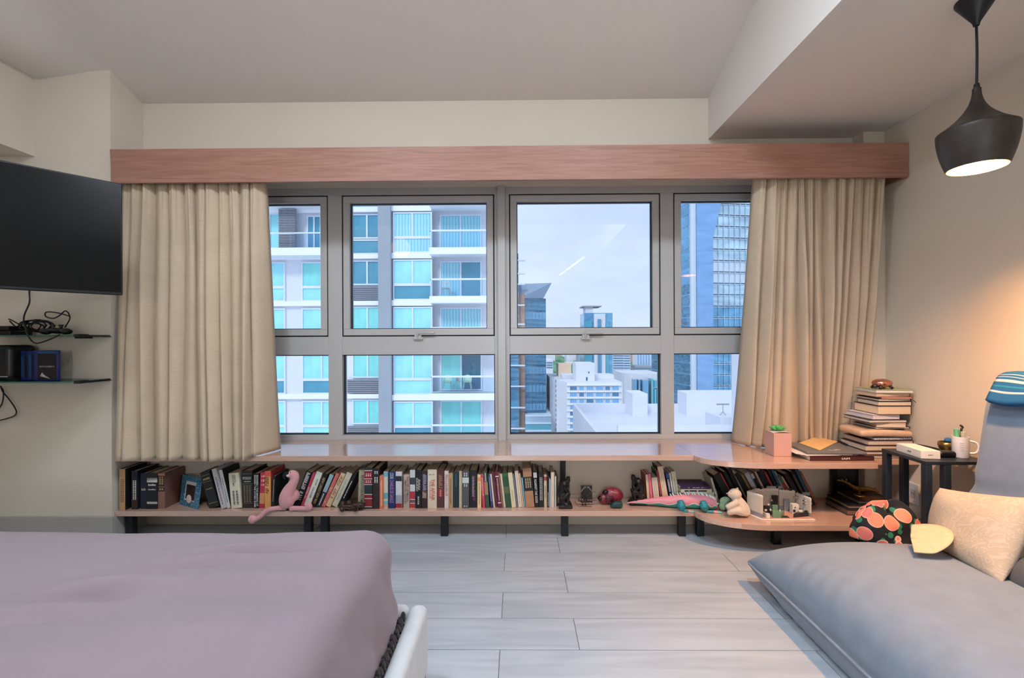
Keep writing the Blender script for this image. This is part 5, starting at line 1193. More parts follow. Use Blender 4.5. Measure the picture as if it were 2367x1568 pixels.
B(947.6, 959.6, 947.6, 1087, 2.785, (206, 212, 212), 'book with a red and dark patterned spine', bands=[(.01, .12, (186, 60, 70)), (.14, .22, (120, 90, 90)), (.24, .44, (188, 52, 74)), (.62, .8, (66, 72, 80))])
B(960, 974.4, 960, 1087, 2.785, (24, 28, 32), 'black book with white lettering left of the dark brown one', v=[(None, WL, .48, .78, .65, .32), (None, WL, .45, .8, .3, .32)], bars=[((180, 176, 170), .1, .32, 1)])
B(975, 988, 975, 1089, 2.785, (58, 42, 44), 'dark brown book beside the cream Affair book', bands=[(.46, .9, (70, 56, 70))], v=[(None, (176, 170, 196), .48, .9, .55, .6)], h=[(None, (186, 160, 140), .36, .18)])
B(988.6, 1009.4, 988.6, 1086, 2.785, (228, 216, 190), 'thick cream book titled The Affair in red', v=[('THE AFFAIR', (214, 74, 86), .2, .75, .58, .42), ('The Case of Alfred Dreyfus', (220, 120, 120), .25, .7, .25, .2)], h=[(None, (150, 130, 110), .87, .03)])
B(1010, 1026.6, 1010, 1087, 2.795, (96, 58, 58), 'maroon book right of the cream Affair book', bands=[(.28, .5, (150, 44, 60))], v=[(None, (190, 140, 110), .52, .88, .5, .7)], bars=[((206, 150, 120), .3, .48, 1)])
B(1027.4, 1036.8, 1027.4, 1089, 2.78, (222, 206, 196), 'pinkish-cream thin book pulled slightly forward', v=[(None, (176, 110, 120), .3, .9)])
B(1037.6, 1047, 1037.6, 1094, 2.795, (192, 156, 116), 'tan book between the pinkish and teal ones', bars=[((120, 86, 60), .1, .85, 1)])
B(1047.8, 1060.6, 1047.8, 1092, 2.795, (28, 52, 60), 'dark teal book left of the beige thin one', bars=[((60, 96, 110), .6, .95, 1)])
B(1061.3, 1068, 1061.3, 1089, 2.795, (206, 186, 150), 'thin beige book left of the grey book with a white square')
B(1068.5, 1084, 1068.5, 1090, 2.785, (84, 86, 90), 'grey book with a white square on its spine', bands=[(.68, .83, (206, 214, 210))], bars=[((196, 196, 192), .86, .96, 2), ((190, 190, 186), .58, .66, 2), ((190, 190, 186), .04, .07, 2)])
B(1084.8, 1103, 1084.8, 1088, 2.795, (28, 30, 36), 'thick black book with faint red print', v=[(None, (140, 70, 76), .2, .85, .65, .3)], bars=[((150, 150, 150), .3, .85, 1)])
B(1103.6, 1112.6, 1103.6, 1098, 2.79, (236, 206, 150), 'pale yellow paperback with orange top', bands=[(.8, .92, (236, 150, 96))], bars=[((180, 130, 90), .1, .75, 1)])
B(1115.7, 1122, 1111, 1097, 2.79, (210, 66, 92), 'thin pinkish-red book in the middle run', bars=[((240, 190, 190), .35, .9, 1)])
B(1123, 1131.8, 1116.8, 1089, 2.79, (60, 82, 62), 'moss green book beside the pinkish-red one', bands=[(.35, .7, (168, 130, 96))], bars=[(WL, .72, .95, 1)])
B(1134.6, 1140, 1127.6, 1099, 2.79, (52, 60, 118), 'thin indigo book in the middle run', bars=[((190, 196, 220), .2, .95, 1)])
B(1140.8, 1144.8, 1132.6, 1097, 2.795, (220, 208, 186), 'very thin cream book left of the maroon pair')
B(1145.2, 1151.4, 1136.6, 1090, 2.80, (110, 44, 60), 'plain maroon book of the maroon pair', bars=[((150, 84, 92), .3, .7, 1)])
B(1152, 1160, 1143.6, 1090, 2.79, (104, 38, 54), 'maroon book with white bands of the maroon pair', bands=[(.84, .87, WL), (.12, .15, WL)], bars=[((226, 190, 190), .2, .8, 1)])
B(1160.6, 1164.2, 1151.6, 1093, 2.795, (150, 110, 92), 'very thin brown book right of the maroon pair')
B(1164.8, 1169.2, 1155.8, 1096, 2.795, (216, 200, 172), 'thin cream book left of the marbled green one')
B(1169.8, 1182.6, 1160, 1094, 2.795, (44, 84, 58), 'marbled green book leaning slightly left', bands=[(.4, .6, (92, 110, 70)), (.9, .97, (62, 110, 72))])
B(1183.2, 1193.6, 1173.8, 1094, 2.795, (226, 214, 176), 'pale yellow book right of the marbled green one', bars=[((190, 176, 130), .2, .5, 1)])
B(1194.2, 1198, 1185, 1096, 2.80, (110, 116, 140), 'very thin slate blue book')
B(1198.6, 1207, 1189.4, 1089, 2.80, (226, 214, 192), 'tall cream-white book right of the slate blue one', bars=[((206, 176, 150), .1, .9, 1)])
B(1207.4, 1211.4, 1198.8, 1095, 2.80, (214, 176, 140), 'very thin peach book')
B(1211.8, 1215.2, 1205, 1105, 2.80, (120, 176, 196), 'very thin light blue booklet beside the thick tan book')
B(1216, 1236, 1207.8, 1084, 2.795, (178, 132, 98), 'thick tan book with a black title panel', bands=[(.42, .78, (34, 30, 30))], bars=[((186, 168, 130), .5, .75, 3)])
B(1237, 1245.6, 1232, 1088, 2.80, (24, 26, 30), 'black book titled Against the Gods', v=[('AGAINST THE GODS', WL, .12, .76)], bands=[(.8, .94, (206, 200, 190))])
B(1246.2, 1257, 1245, 1091, 2.80, (26, 28, 34), 'black book with thin white print right of Against the Gods', bars=[((196, 190, 180), .2, .85, 2)])
B(1257.8, 1264.4, 1257.2, 1098, 2.80, (206, 188, 154), 'beige book with a red band near the top', bands=[(.82, .94, (176, 60, 62))], bars=[((120, 104, 90), .3, .65, 1)])
B(1265.4, 1269.4, 1265.2, 1103, 2.80, (30, 32, 40), 'very thin black book right of the red-banded beige one', bars=[(WL, .05, .5, 1)])
B(1269.8, 1273, 1269.6, 1108, 2.80, (186, 196, 206), 'very thin blue-white book')
B(1273.6, 1281.4, 1273.6, 1092, 2.80, (222, 208, 186), 'cream book near the left bookend', bars=[((200, 186, 170), .3, .7, 1)])
B(1282.6, 1285.8, 1282.6, 1102, 2.81, (226, 224, 218), 'very thin white book touching the last black one')
B(1286.2, 1289.2, 1286.2, 1102, 2.82, (24, 28, 28), 'very thin black book touching the left bookend')
# group behind the right bookend, leaning left
GR = 'books behind the right bookend'
B(1497, 1503, 1492, 1098, 2.85, (214, 192, 160), 'thin cream book touching the right bookend, red cover', side=(150, 66, 66), group=GR)
B(1504.6, 1510.6, 1498, 1097, 2.85, (226, 110, 138), 'bright pink thin book beside the right bookend', group=GR)
B(1512.6, 1526, 1506, 1105, 2.85, (220, 208, 186), 'short white book behind the lizard', bars=[((190, 176, 150), .3, .8, 2)], group=GR)
B(1529, 1534.6, 1517, 1090, 2.85, (136, 48, 56), 'thin maroon book left of the tall cream one', side=(70, 84, 72), group=GR, bars=[((190, 120, 110), .3, .8, 1)])
B(1535, 1548, 1519.6, 1080, 2.85, (216, 198, 166), 'tall thick cream book leaning left behind the lizard', side=(40, 44, 48), group=GR)
B(1550.6, 1557.4, 1538.4, 1094, 2.85, (28, 48, 92), 'navy paperback with white print leaning left', group=GR, bars=[(WL, .4, .8, 2)], bands=[(.84, .97, (40, 90, 150))])
B(1558, 1561.8, 1546.4, 1094, 2.85, (216, 208, 206), 'very thin white book between navy and pale green ones', group=GR)
B(1562.4, 1573, 1551, 1091, 2.85, (206, 206, 176), 'pale green-cream book beside the lying stack', group=GR, bars=[((160, 160, 130), .2, .8, 1)])
# lying stack behind the lizard
zz = ZL + .0004
lying = [(1584, 1658, .030, (188, 84, 92), 'pinkish-red book at the bottom of the lying stack', None), (1588, 1657, .030, (222, 206, 172), 'cream paperback second in the lying stack', 'marks'), (1580, 1651, .026, (204, 208, 184), 'pale green-white paperback in the middle of the lying stack', 'bar'), (1574, 1645, .021, (216, 206, 184), 'cream paperback with a black title band in the lying stack', 'band'), (1573, 1641, .018, (64, 40, 78), 'purple paperback on top of the lying stack', 'marks')]
for a_, b_, th, c_, lab, kind in lying:
    Y = 2.80; x0, x1 = at(a_, 1130, Y).x, at(b_, 1130, Y).x; w = x1 - x0; dp = .13
    o = thing('book', lab, 'book', (x0, Y, zz), group='books lying behind the lizard')
    MB().box(0, w, 0, .002, 0, th).box(0, w, .002, dp, 0, .0016).box(0, w, .002, dp, th - .0016, th).build('cover', cov(c_), o, local=True)
    MB().box(.002, w - .002, .002, dp - .003, .0016, th - .0016).build('pages', M_paper, o, local=True)
    if kind == 'bar': MB().box(.012, w * .84, -.0004, 0, th * .4, th * .62).build('spine_band', ink(BK), o, local=True)
    elif kind == 'band':
        for u0, u1 in ((.12, .26), (.28, .52), (.56, .84)): MB().box(w * u0, w * u1, -.0004, 0, th * .3, th * .7).build('spine_band', ink(BK), o, local=True)
    elif kind:
        m = MB(); rnd = random.Random(int(a_)); xx = w * .25
        while xx < w * .85:
            if rnd.random() > .15: m.box(xx, xx + .0042, -.0007, -.0002, th * .36, th * (.62 if rnd.random() < .6 else .52))
            xx += .006
        q = m.build('spine_print', ink((190, 180, 196) if c_[0] < 100 else (130, 110, 80)), o, local=True); q['kind'] = 'stuff'
    zz += th + .0004
# strongly leaning run behind the bear and the brick set
GL = 'books leaning behind the white bear'
run = [(1642, 5, (206, 204, 196), 'very thin white book at the left of the leaning run', 1106), (1649, 19, (34, 42, 42), 'thick dark green book behind the white bear', 1100), (1664.5, 4, (176, 50, 72), 'thin crimson book above the white bear', 1096),
    (1671, 9, (28, 32, 36), 'black book right of the thin crimson one', 1092), (1681, 11, (22, 26, 30), 'tall black book in the leaning run', 1085), (1693, 3.6, (190, 172, 150), 'very thin beige booklet in the leaning run', 1089), (1697.5, 14, (30, 32, 40), 'dark book right of the beige booklet', 1097), (1712.5, 7, (132, 116, 66), 'olive yellow book in the leaning run', 1099),
    (1721, 12, (190, 190, 206), 'thick lilac-grey paperback above the brick set', 1096), (1734.5, 8, (206, 204, 200), 'white book with black marks above the brick set', 1098), (1744, 5, (206, 178, 156), 'thin peach book above the brick set', 1092), (1750, 14, (30, 34, 36), 'black book left of the red one above the brick set', 1092), (1765.5, 6.5, (160, 56, 66), 'red book above the middle of the brick set', 1092),
    (1774, 7, (36, 36, 40), 'black book right of the red one above the brick set', 1088), (1782, 7, (30, 92, 122), 'petrol blue book in the leaning run', 1086), (1790, 4, (196, 160, 134), 'thin tan book right of the petrol blue one', 1091), (1795.5, 9, (70, 96, 98), 'multicoloured book in the leaning run', 1100), (1806, 5, (196, 160, 120), 'thin brown-cream book near the right end of the run', 1104),
    (1812.5, 13, (24, 28, 42), 'dark navy book near the right end of the run', 1098), (1827, 9, (26, 28, 34), 'black book with dotted spine near the right end', 1092), (1837.5, 9, (34, 78, 104), 'teal book second from the right end of the run', 1086), (1848, 7.5, (150, 96, 70), 'brown board-like book closing the leaning run at the right', 1094)]
for i, (tl_, w, c_, lab, yt) in enumerate(run):
    lean = 38 if i else 18
    B(tl_ + lean, tl_ + lean + w * .93, tl_, yt, 2.835, c_, lab, group=GL, dep=.13, bands=[(.45, .7, (150, 60, 70)), (.7, .95, (60, 110, 90))] if 'multi' in lab else [(.5, .85, (30, 34, 36))] if 'black marks' in lab else (), bars=[((130, 124, 110), .3, .9, 1)] if 'dotted' in lab else ())
# flat dark albums, framed picture and gold ornament at the right end
alb = [(1903, 2060, .034, (34, 40, 54), (120, 96, 84), 'dark navy album at the bottom beside the side table', 2.67), (1906, 2060, .020, (38, 38, 40), (150, 130, 112), 'black album in the middle of the low pile', 2.68), (1930, 2058, .018, (64, 46, 40), (150, 120, 84), 'brown album on top of the low pile', 2.70)]
zz = ZL + .0004
for a_, b_, th, c_, pc, lab, Y in alb:
    x0 = at(a_ + 55, 1160, Y).x; x1 = min(at(b_ + 40, 1160, Y).x, XR - .09); o = thing('album', lab, 'album', (x0, Y, zz), group='albums on the lower corner shelf')
    w, dp = x1 - x0, .19
    MB().box(0, w, 0, dp, 0, .003).box(0, w, 0, dp, th - .003, th).build('cover', cov(c_, .35), o, local=True); MB().box(.004, w - .004, .004, dp - .004, .003, th - .003).build('pages', mat('album_pages_%d' % pc[0], pc, .8), o, local=True); zz += th + .0005
Yp = 2.935; a_, b_ = at(1921, 1100, Yp), at(2003, 1100, Yp)
o = thing('picture_frame', 'black framed dark picture leaning at the back of the corner shelf', 'picture', ((a_.x + b_.x) / 2, Yp, ZL))
zt_f = ZS - TB - .006
ring(MB(), a_.x, b_.x, ZL + .001, zt_f, .03, Yp - .012, Yp + .01).build('frame', mat('frame_black', (14, 16, 20), .3), o, bevel=.002)
MB().box(a_.x + .028, b_.x - .028, Yp - .004, Yp + .008, ZL + .03, zt_f - .03).build('picture', mat('dark_picture', (48, 50, 54), .3, var=.6, scale=18), o)
M_gold = mat('ornate_gold', (172, 138, 82), .3, metal=.85, var=.3, scale=60, bump=.6, bscale=160)
Yg = 2.79
c0 = at(1986, 1145, Yg)
o = thing('gold_ornament', 'ornate gold bird-like ornament on the low pile of albums', 'ornament', (c0.x, Yg, zz))
q = Vector((c0.x, Yg, zz))
MB().lathe([(0, .0004), (.028, .0004), (.026, .005), (.008, .01), (.005, .03), (.009, .035), (0, .036)], Matrix.Translation(q), 20).build('foot', M_gold, o, smooth=50)
zb_ = zz + .034
pts = [at(1936, 1111, Yg), at(1950, 1114, Yg), at(1963, 1121, Yg), at(1976, 1129, Yg), at(1988, 1131, Yg), at(2002, 1131, Yg), at(2018, 1134, Yg), at(2032, 1138, Yg)]
dz = zb_ + .006 - pts[4].z
pts = [Vector((p_.x, p_.y, p_.z + dz)) for p_ in pts]
MB().tube(pts, [.003, .005, .008, .012, .017, .014, .010, .004], 12, sub=5).build('body', M_gold, o, smooth=180)
for k in range(7):
    p_ = pts[1 + k % 6]; MB().ell(p_ + Vector((.004 * k - .012, -.006, .010)), (.004, .004, .006), nu=8, nv=6).build('bead', M_gold, o, smooth=180)
# ================================================================== TRINKETS ON THE LOWER SHELF
def pv(l, Y): return [at(a, b, Y) for a, b in l]
# photo frame
Yp = 2.80
c00, c10, c11, c01 = at(417, 1170, 2.86), at(457, 1184, 2.775), at(459, 1110, 2.785), at(417, 1096, 2.87)
zlo = ZL + .0008; c00.z = zlo; c10.z = zlo; c01.z = zlo + .175; c11.z = zlo + .175
nb = (c10 - c00).cross(c01 - c00).normalized()
if nb.y > 0: nb = -nb
lean = Vector((0, .03, 0)); c01 += lean; c11 += lean
o = thing('photo_frame', 'blue floral photo frame holding an instant photograph', 'photo frame', (c00 + c10) / 2)
def quadslab(m, u0, u1, v0, v1, d0, d1):
    def P_(u, v, d): return c00 * (1 - u) * (1 - v) + c10 * u * (1 - v) + c11 * u * v + c01 * (1 - u) * v + nb * d
    m.hexa([P_(u0, v0, d0), P_(u1, v0, d0), P_(u1, v0, d1), P_(u0, v0, d1), P_(u0, v1, d0), P_(u1, v1, d0), P_(u1, v1, d1), P_(u0, v1, d1)]); return m
M_flo = pattern_mat('blue_floral', (34, 92, 128), (120, 176, 196), 60, .4)
m = MB(); quadslab(m, 0, .2, 0, 1, -.004, .006); quadslab(m, .8, 1, 0, 1, -.004, .006); quadslab(m, .2, .8, 0, .18, -.004, .006); quadslab(m, .2, .8, .82, 1, -.004, .006); m.build('frame', M_flo, o)
quadslab(MB(), .2, .8, .18, .82, -.002, .001).build('photo_border', mat('photo_white', (226, 222, 216), .5), o)
quadslab(MB(), .25, .75, .22, .70, .0012, .0018).build('photo', mat('photo_dark', (64, 46, 46), .4, var=.5, scale=30), o)
m = MB(); q = c00 * .35 + c10 * .65; m.ell(q + Vector((-.012, -.006, .052)), (.016, .002, .026), nu=12, nv=8); m.build('photo_figure', mat('photo_pale', (206, 180, 172), .5), o, smooth=180)
MB().tube([c11 * .6 + c01 * .4 + Vector((0, .006, -.06)), (c00 + c10) / 2 + Vector((.03, .075, .003))], .003, 6).build('easel_leg', mat('easel_brass', (170, 140, 90), .4, metal=.5), o)
# flamingo
M_fl = cloth_mat('pink_plush', (222, 158, 160), .06, 30, .3, 400, sheen=.6)
Yf = 2.755
o = thing('flamingo_plush', 'pink plush flamingo with dangling legs on the shelf edge', 'plush toy', (at(668, 1175, Yf).x, Yf, ZL))
m = MB()
m.tube(pv([(664, 1172), (662, 1160), (663, 1148), (668, 1134), (676, 1120), (682, 1108), (681, 1098), (674, 1095), (668, 1098)], Yf), [.034, .041, .042, .036, .027, .023, .023, .020, .013], 14, sub=4)
m.ell(at(664, 1156, Yf), (.044, .042, .052)); m.ell(at(684, 1145, Yf + .02), (.020, .024, .034)); m.ell(at(679, 1101, Yf), (.024, .021, .024))
b_ = m.build('body', M_fl, o, remesh=.005)
hw = at(668, 1098, Yf); MB().ell(hw + Vector((0, -.003, 0)), (.015, .017, .014)).build('face', mat('white_plush', (214, 206, 204), .9), o, smooth=180)
MB().tube(pv([(668, 1097), (662, 1096), (657, 1102), (660, 1108)], Yf - .005), [.013, .014, .012, .005], 12, sub=4).build('beak', mat('black_felt', (18, 20, 26), .8), o, smooth=180)
MB().ell(at(671, 1092, Yf - .02), .0025).build('eye', M_black, o, smooth=180)
L1 = [Vector((at(662, 1172, Yf - .01).x, Yf - .01, ZL + .018)), Vector((at(640, 1177, Yf - .012).x, Yf - .015, ZL + .017)), Vector((at(618, 1186, 2.728).x, 2.728, ZL + .010)), at(600, 1196, 2.715), at(588, 1202, 2.712)]
MB().tube(L1, [.015, .014, .014, .014, .014], 12, sub=4).ell(at(583, 1201, 2.712), (.023, .020, .026)).build('leg', M_fl, o, remesh=.004)
L2 = [Vector((at(672, 1172, Yf - .02).x, Yf - .025, ZL + .016))] + [Vector((at(a, 1180, y).x, y, ZL + .015)) for a, y in ((678, 2.705 + .04), (690, 2.742), (704, 2.742), (712, 2.742))]
MB().tube(L2, .0145, 12, sub=4).ell(Vector((at(714, 1184, 2.742).x, 2.742, ZL + .025)), (.021, .018, .026)).build('leg', M_fl, o, remesh=.004)
# model car
M_brz = mat('aged_bronze', (92, 72, 62), .4, metal=.6, var=.25, scale=60, bump=.4)
Yc_ = 2.752; x0, x1 = at(786, 1180, Yc_).x, at(845, 1180, Yc_).x; L = x1 - x0; zc = ZL + .0005
o = thing('vintage_car_model', 'small bronze model of an open vintage car', 'model car', ((x0 + x1) / 2, Yc_, ZL))
W = .048; R = .017
wh = [(x0 + L * .16, Yc_ - W / 2), (x0 + L * .16, Yc_ + W / 2), (x0 + L * .66, Yc_ - W / 2), (x0 + L * .66, Yc_ + W / 2)]
for wx, wy in wh:
    w_ = MB().lathe([(R - .004, -.004), (R, -.003), (R, .003), (R - .004, .004), (R - .004, -.004)], Matrix.Translation((wx, wy, zc + R)) @ Matrix.Rotation(math.pi / 2, 4, 'X'), 22).build('wheel', M_brz, o, smooth=40)
    for k in range(4): a = k * math.pi / 4; MB().tube([(wx - (R - .003) * math.cos(a), wy, zc + R - (R - .003) * math.sin(a)), (wx + (R - .003) * math.cos(a), wy, zc + R + (R - .003) * math.sin(a))], .0011, 5).build('spoke', M_brz, w_)
MB().rbox(x0 + L * .5, x0 + L * .95, Yc_ - .014, Yc_ + .014, zc + .018, zc + .044, .006, (2, 2, 2)).build('bonnet', M_brz, o, smooth=180)
MB().rbox(x0 + L * .14, x0 + L * .55, Yc_ - .019, Yc_ + .019, zc + .016, zc + .036, .006, (2, 2, 2)).build('body', M_brz, o, smooth=180)
MB().rbox(x0 + L * .03, x0 + L * .2, Yc_ - .018, Yc_ + .018, zc + .022, zc + .052, .008, (2, 2, 2)).build('rear_seat', M_brz, o, smooth=180)
MB().box(x0 + L * .45, x0 + L * .47, Yc_ - .017, Yc_ + .017, zc + .036, zc + .066).build('windscreen', M_brz, o, bevel=.001)
MB().tube([(x0 + L * .36 + .012 * math.cos(a * .524), Yc_ - .006, zc + .05 + .012 * math.sin(a * .524)) for a in range(13)], .0015, 6).build('steering_wheel', M_brz, o)
for s_ in (-1, 1):
    MB().tube([(x0 + L * .02, Yc_ + s_ * W / 2, zc + .022), (x0 + L * .08, Yc_ + s_ * W / 2, zc + .036), (x0 + L * .18, Yc_ + s_ * W / 2, zc + .039), (x0 + L * .30, Yc_ + s_ * W / 2, zc + .02), (x0 + L * .5, Yc_ + s_ * W / 2, zc + .018), (x0 + L * .6, Yc_ + s_ * W / 2, zc + .036), (x0 + L * .74, Yc_ + s_ * W / 2, zc + .038), (x0 + L * .84, Yc_ + s_ * W / 2, zc + .022)], .004, 6, sub=3).build('mudguard', M_brz, o, smooth=180)
    MB().ell((x0 + L * .93, Yc_ + s_ * .016, zc + .042), .006, nu=10, nv=8).build('headlamp', M_brz, o, smooth=180)
# seated-figure bookends (plain crouched figures)
M_bkd = mat('dark_bronze', (44, 42, 40), .33, metal=.55, var=.25, scale=40)
def bookend(pl, pr, yb_, yt_, Y, flip, label):
    xc = at((pl + pr) / 2, 1150, Y).x; w = at(pr, 1150, Y).x - at(pl, 1150, Y).x; hgt = at(pl, yt_, Y).z - ZL
    o = thing('figure_bookend', label, 'bookend', (xc, Y, ZL), group='pair of bronze bookends')
    s = -1 if flip else 1
    def V(x, z, y=0): return Vector((xc + s * x * w, Y + y, ZL + z * hgt))
    # rock base
    m = MB(); rnd = random.Random(4)
    m.box(xc - w * .48, xc + w * .48, Y - .032, Y + .032, ZL + .0005, ZL + hgt * .10)
    for k in range(7): m.ell(V(-.32 + .1 * k, .10 + (.16 if k < 3 else .03), rnd.uniform(-.012, .012)), (w * .15, .026, hgt * (.15 if k < 3 else .08)), nu=10, nv=7)
    m.build('base', M_bkd, o, remesh=.004)
    m = MB()
    m.tube([V(-.22, .30), V(-.27, .45), V(-.20, .62), V(-.02, .76), V(.08, .80)], [.021, .022, .026, .025, .014], 12, sub=3)
    m.ell(V(.20, .86), (.0145, .0145, .019)); m.ell(V(.22, .95), (.013, .014, .006))
    for sy in (-.018, .018):
        m.tube([V(-.18, .30, sy), V(.10, .44, sy), V(.26, .48, sy)], [.016, .0135, .010], 10, sub=3)
        m.tube([V(.26, .48, sy), V(.18, .32, sy), V(.12, .15, sy)], [.0105, .0095, .007], 10, sub=3)
        m.tube([V(.10, .14, sy), V(.20, .12, sy), V(.28, .11, sy)], [.008, .007, .005], 8)
        m.tube([V(-.06, .74, sy * 1.5), V(.02, .58, sy * 1.5), V(.16, .53, sy * 1.1)], [.011, .009, .008], 10, sub=3)
        m.tube([V(.16, .53, sy * 1.1), V(.22, .62, sy * .4), V(.22, .76, 0)], [.008, .007, .008], 10, sub=3)
    m.build('figure', M_bkd, o, remesh=.003)
bookend(1290, 1323, 1165, 1100, 2.80, False, 'bronze seated-figure bookend facing right, at the end of the long book row')
bookend(1452, 1493, 1158, 1096, 2.85, True, 'bronze seated-figure bookend facing left, before the pink book')
# small metal insect-like sculpture on a patterned card
Yi = 2.83; M_wire = mat('brown_wire_metal', (104, 84, 76), .4, metal=.5, var=.2, scale=80)
x0, x1 = at(1343, 1150, 2.88).x, at(1369, 1150, 2.88).x
o = thing('patterned_tile', 'small black tile with white pattern standing behind the wire insect', 'tile', ((x0 + x1) / 2, 2.885, ZL))
MB().box(x0, x1, 2.88, 2.89, ZL + .0005, at(1343, 1124, 2.88).z).build('plate', mat('tile_black', (40, 38, 38), .4), o)
zt_t = at(1343, 1124, 2.88).z; M_tw = mat('tile_white', (190, 184, 176), .5); xm = (x0 + x1) / 2
for s_ in (-1, 1): 
    MB().tube([(xm + s_ * (x1 - x0) * .5, 2.8795, zt_t - .034), (xm + s_ * .012, 2.8795, zt_t - .008)], .0016, 5).build('pattern_line', M_tw, o)
    for k in range(2): MB().box(xm + s_ * (.006 + .008 * k) - .0015, xm + s_ * (.006 + .008 * k) + .0015, 2.879, 2.88, zt_t - .012, zt_t - .002).build('pattern_line', M_tw, o)
xm = at(1350, 1160, Yi).x
o = thing('wire_insect', 'small metal insect sculpture with thin wire legs', 'sculpture', (xm, Yi, ZL))
MB().ell((xm, Yi, ZL + .034), (.020, .012, .011)).ell((xm - .024, Yi - .004, ZL + .036), (.012, .011, .012)).build('body', M_wire, o, remesh=.003)
MB().ell((xm + .006, Yi - .012, ZL + .042), .011).build('glass_eye', mat('dark_glass_bead', (20, 22, 26), .1, spec=.8), o, smooth=180)
for pts in ([(1328, 1158), (1336, 1170), (1344, 1173), (1368, 1173)], [(1340, 1165), (1350, 1165), (1363, 1164)], [(1378, 1138), (1366, 1139), (1356, 1148)], [(1321, 1143), (1336, 1142), (1346, 1148)]):
    q = [at(a, b, Yi - .02) for a, b in pts]; q = [Vector((v.x, v.y, max(v.z, ZL + .002))) for v in q]; q.insert(0, q[0]); MB().tube(q[1:], .0016, 6, sub=4).build('wire_leg', M_wire, o, smooth=180)
MB().tube([(xm + .015, Yi, ZL + .034), (xm + .04, Yi, ZL + .032), (xm + .075, Yi - .004, ZL + .034)], [.006, .005, .003], 8, sub=3).build('tail', M_wire, o, smooth=180)
for s_ in (-1, 1): MB().tube([(xm + s_ * .008, Yi + .004 * s_, ZL + .03), (xm + s_ * .01, Yi, ZL + .0015)], .004, 7).build('stem', M_wire, o, smooth=180)
# dark red carved fish-like ornament
M_red = mat('dark_red_lacquer', (122, 30, 50), .3, var=.35, scale=40, bump=.8, bscale=60, spec=.6)
Yr = 2.85; c = at(1412, 1143, Yr); 
o = thing('red_lacquer_fish', 'dark red glossy carved ornament with black fins', 'ornament', (c.x, Yr, ZL))
def rf(p): return p
m = MB(); rnd = random.Random(8)
m.ell((c.x + .01, Yr, ZL + .05), (.062, .036, .049), nu=28, nv=18); m.ell((c.x - .045, Yr, ZL + .035), (.034, .028, .032))
for k in range(16): a = k / 16 * math.pi; m.ell((c.x + .01 + .060 * math.cos(a), Yr + .004, ZL + .05 + .046 * math.sin(a)), (.008, .02, .008), nu=8, nv=6)
m.build('body', M_red, o, remesh=.0035)
MB().tube([(c.x - .05, Yr - .018, ZL + .075), (c.x - .036, Yr - .02, ZL + .083), (c.x - .022, Yr - .018, ZL + .088)], [.010, .014, .007], 8).build('fin', mat('black_gloss', (22, 22, 26), .25), o, smooth=180)
MB().ell((c.x - .066, Yr - .01, ZL + .04), (.017, .016, .016)).build('snout', mat('black_gloss'), o, smooth=180)
MB().ell((c.x - .012, Yr - .034, ZL + .048), (.026, .005, .018)).build('eye_ring', mat('dark_maroon', (72, 22, 34), .3), o, smooth=180)
c = at(1425, 1170, 2.79)
def gf(p): return (p.x + .006 * noise.noise(p * 40), p.y, p.z * 1.0)
o = MB().rbox(c.x - .036, c.x + .036, 2.772, 2.812, ZL + .0005, ZL + .04, .014, (5, 4, 4), lambda p: (p.x, p.y, ZL + .0005 + (p.z - ZL - .0005) * (.55 + .45 * min(1, max(0, (p.x - c.x + .036) / .03))) + .002 * noise.noise(p * 60) * (1 if p.z > ZL + .01 else 0))).build('green_stone', mat('dark_green_stone', (26, 66, 64), .5, var=.3, scale=50, bump=.5), smooth=180); tag(o, 'dark green stone lump in front of the red ornament', 'stone')
# ------------------------------------------------------------------ painted wooden lizard
def lizard_mat():
    m = bpy.data.materials.new('painted_lizard'); m.use_nodes = True
    n, l = m.node_tree.nodes, m.node_tree.links; b = n['Principled BSDF']; b.inputs['Roughness'].default_value = .45
    A = n.new('ShaderNodeAttribute'); A.attribute_name = 'lat'; X = n.new('ShaderNodeAttribute'); X.attribute_name = 'lon'
    w = n.new('ShaderNodeMath'); w.operation = 'MULTIPLY'; w.inputs[1].default_value = 44; l.new(X.outputs['Fac'], w.inputs[0])
    s = n.new('ShaderNodeMath'); s.operation = 'SINE'; l.new(w.outputs[0], s.inputs[0])
    k = n.new('ShaderNodeMath'); k.operation = 'MULTIPLY_ADD'; k.inputs[1].default_value = .09; l.new(s.outputs[0], k.inputs[0]); l.new(A.outputs['Fac'], k.inputs[2])
    cr = n.new('ShaderNodeValToRGB'); e = cr.color_ramp.elements; cr.color_ramp.interpolation = 'CONSTANT'
    e[0].position = 0; e[0].color = rgb((64, 160, 148)); e[1].position = .36; e[1].color = rgb((226, 220, 214))
    q = e.new(.43); q.color = rgb((224, 136, 146)); q = e.new(.70); q.color = rgb((206, 150, 170)); q = e.new(.82); q.color = rgb((226, 140, 150))
    l.new(k.outputs[0], cr.inputs['Fac']); l.new(cr.outputs['Color'], b.inputs['Base Color']); return m
Yz0, Yz1 = 2.83, 2.755
prof = [(1450, 1163, .003), (1475, 1161, .011), (1505, 1160, .020), (1535, 1159, .029), (1562, 1160, .037), (1590, 1162, .042), (1615, 1164, .042), (1632, 1164, .040), (1646, 1164, .035), (1654, 1165, .026), (1658, 1166, .012)]
o = thing('painted_lizard', 'painted wooden lizard in pink and teal with a pale comb', 'figurine', (at(1560, 1170, 2.78).x, 2.78, ZL))
path = []
for i, (px, py, r) in enumerate(prof):
    t_ = i / (len(prof) - 1); Y = Yz0 + (Yz1 - Yz0) * t_
    path.append((at(px, py, Y), r))
lift = max(0, ZL + .012 - min(p.z - r * 1.0 for p, r in path))
nn = 24; vs_, lat, lon = [], [], []
sub_ = 5; PP = []
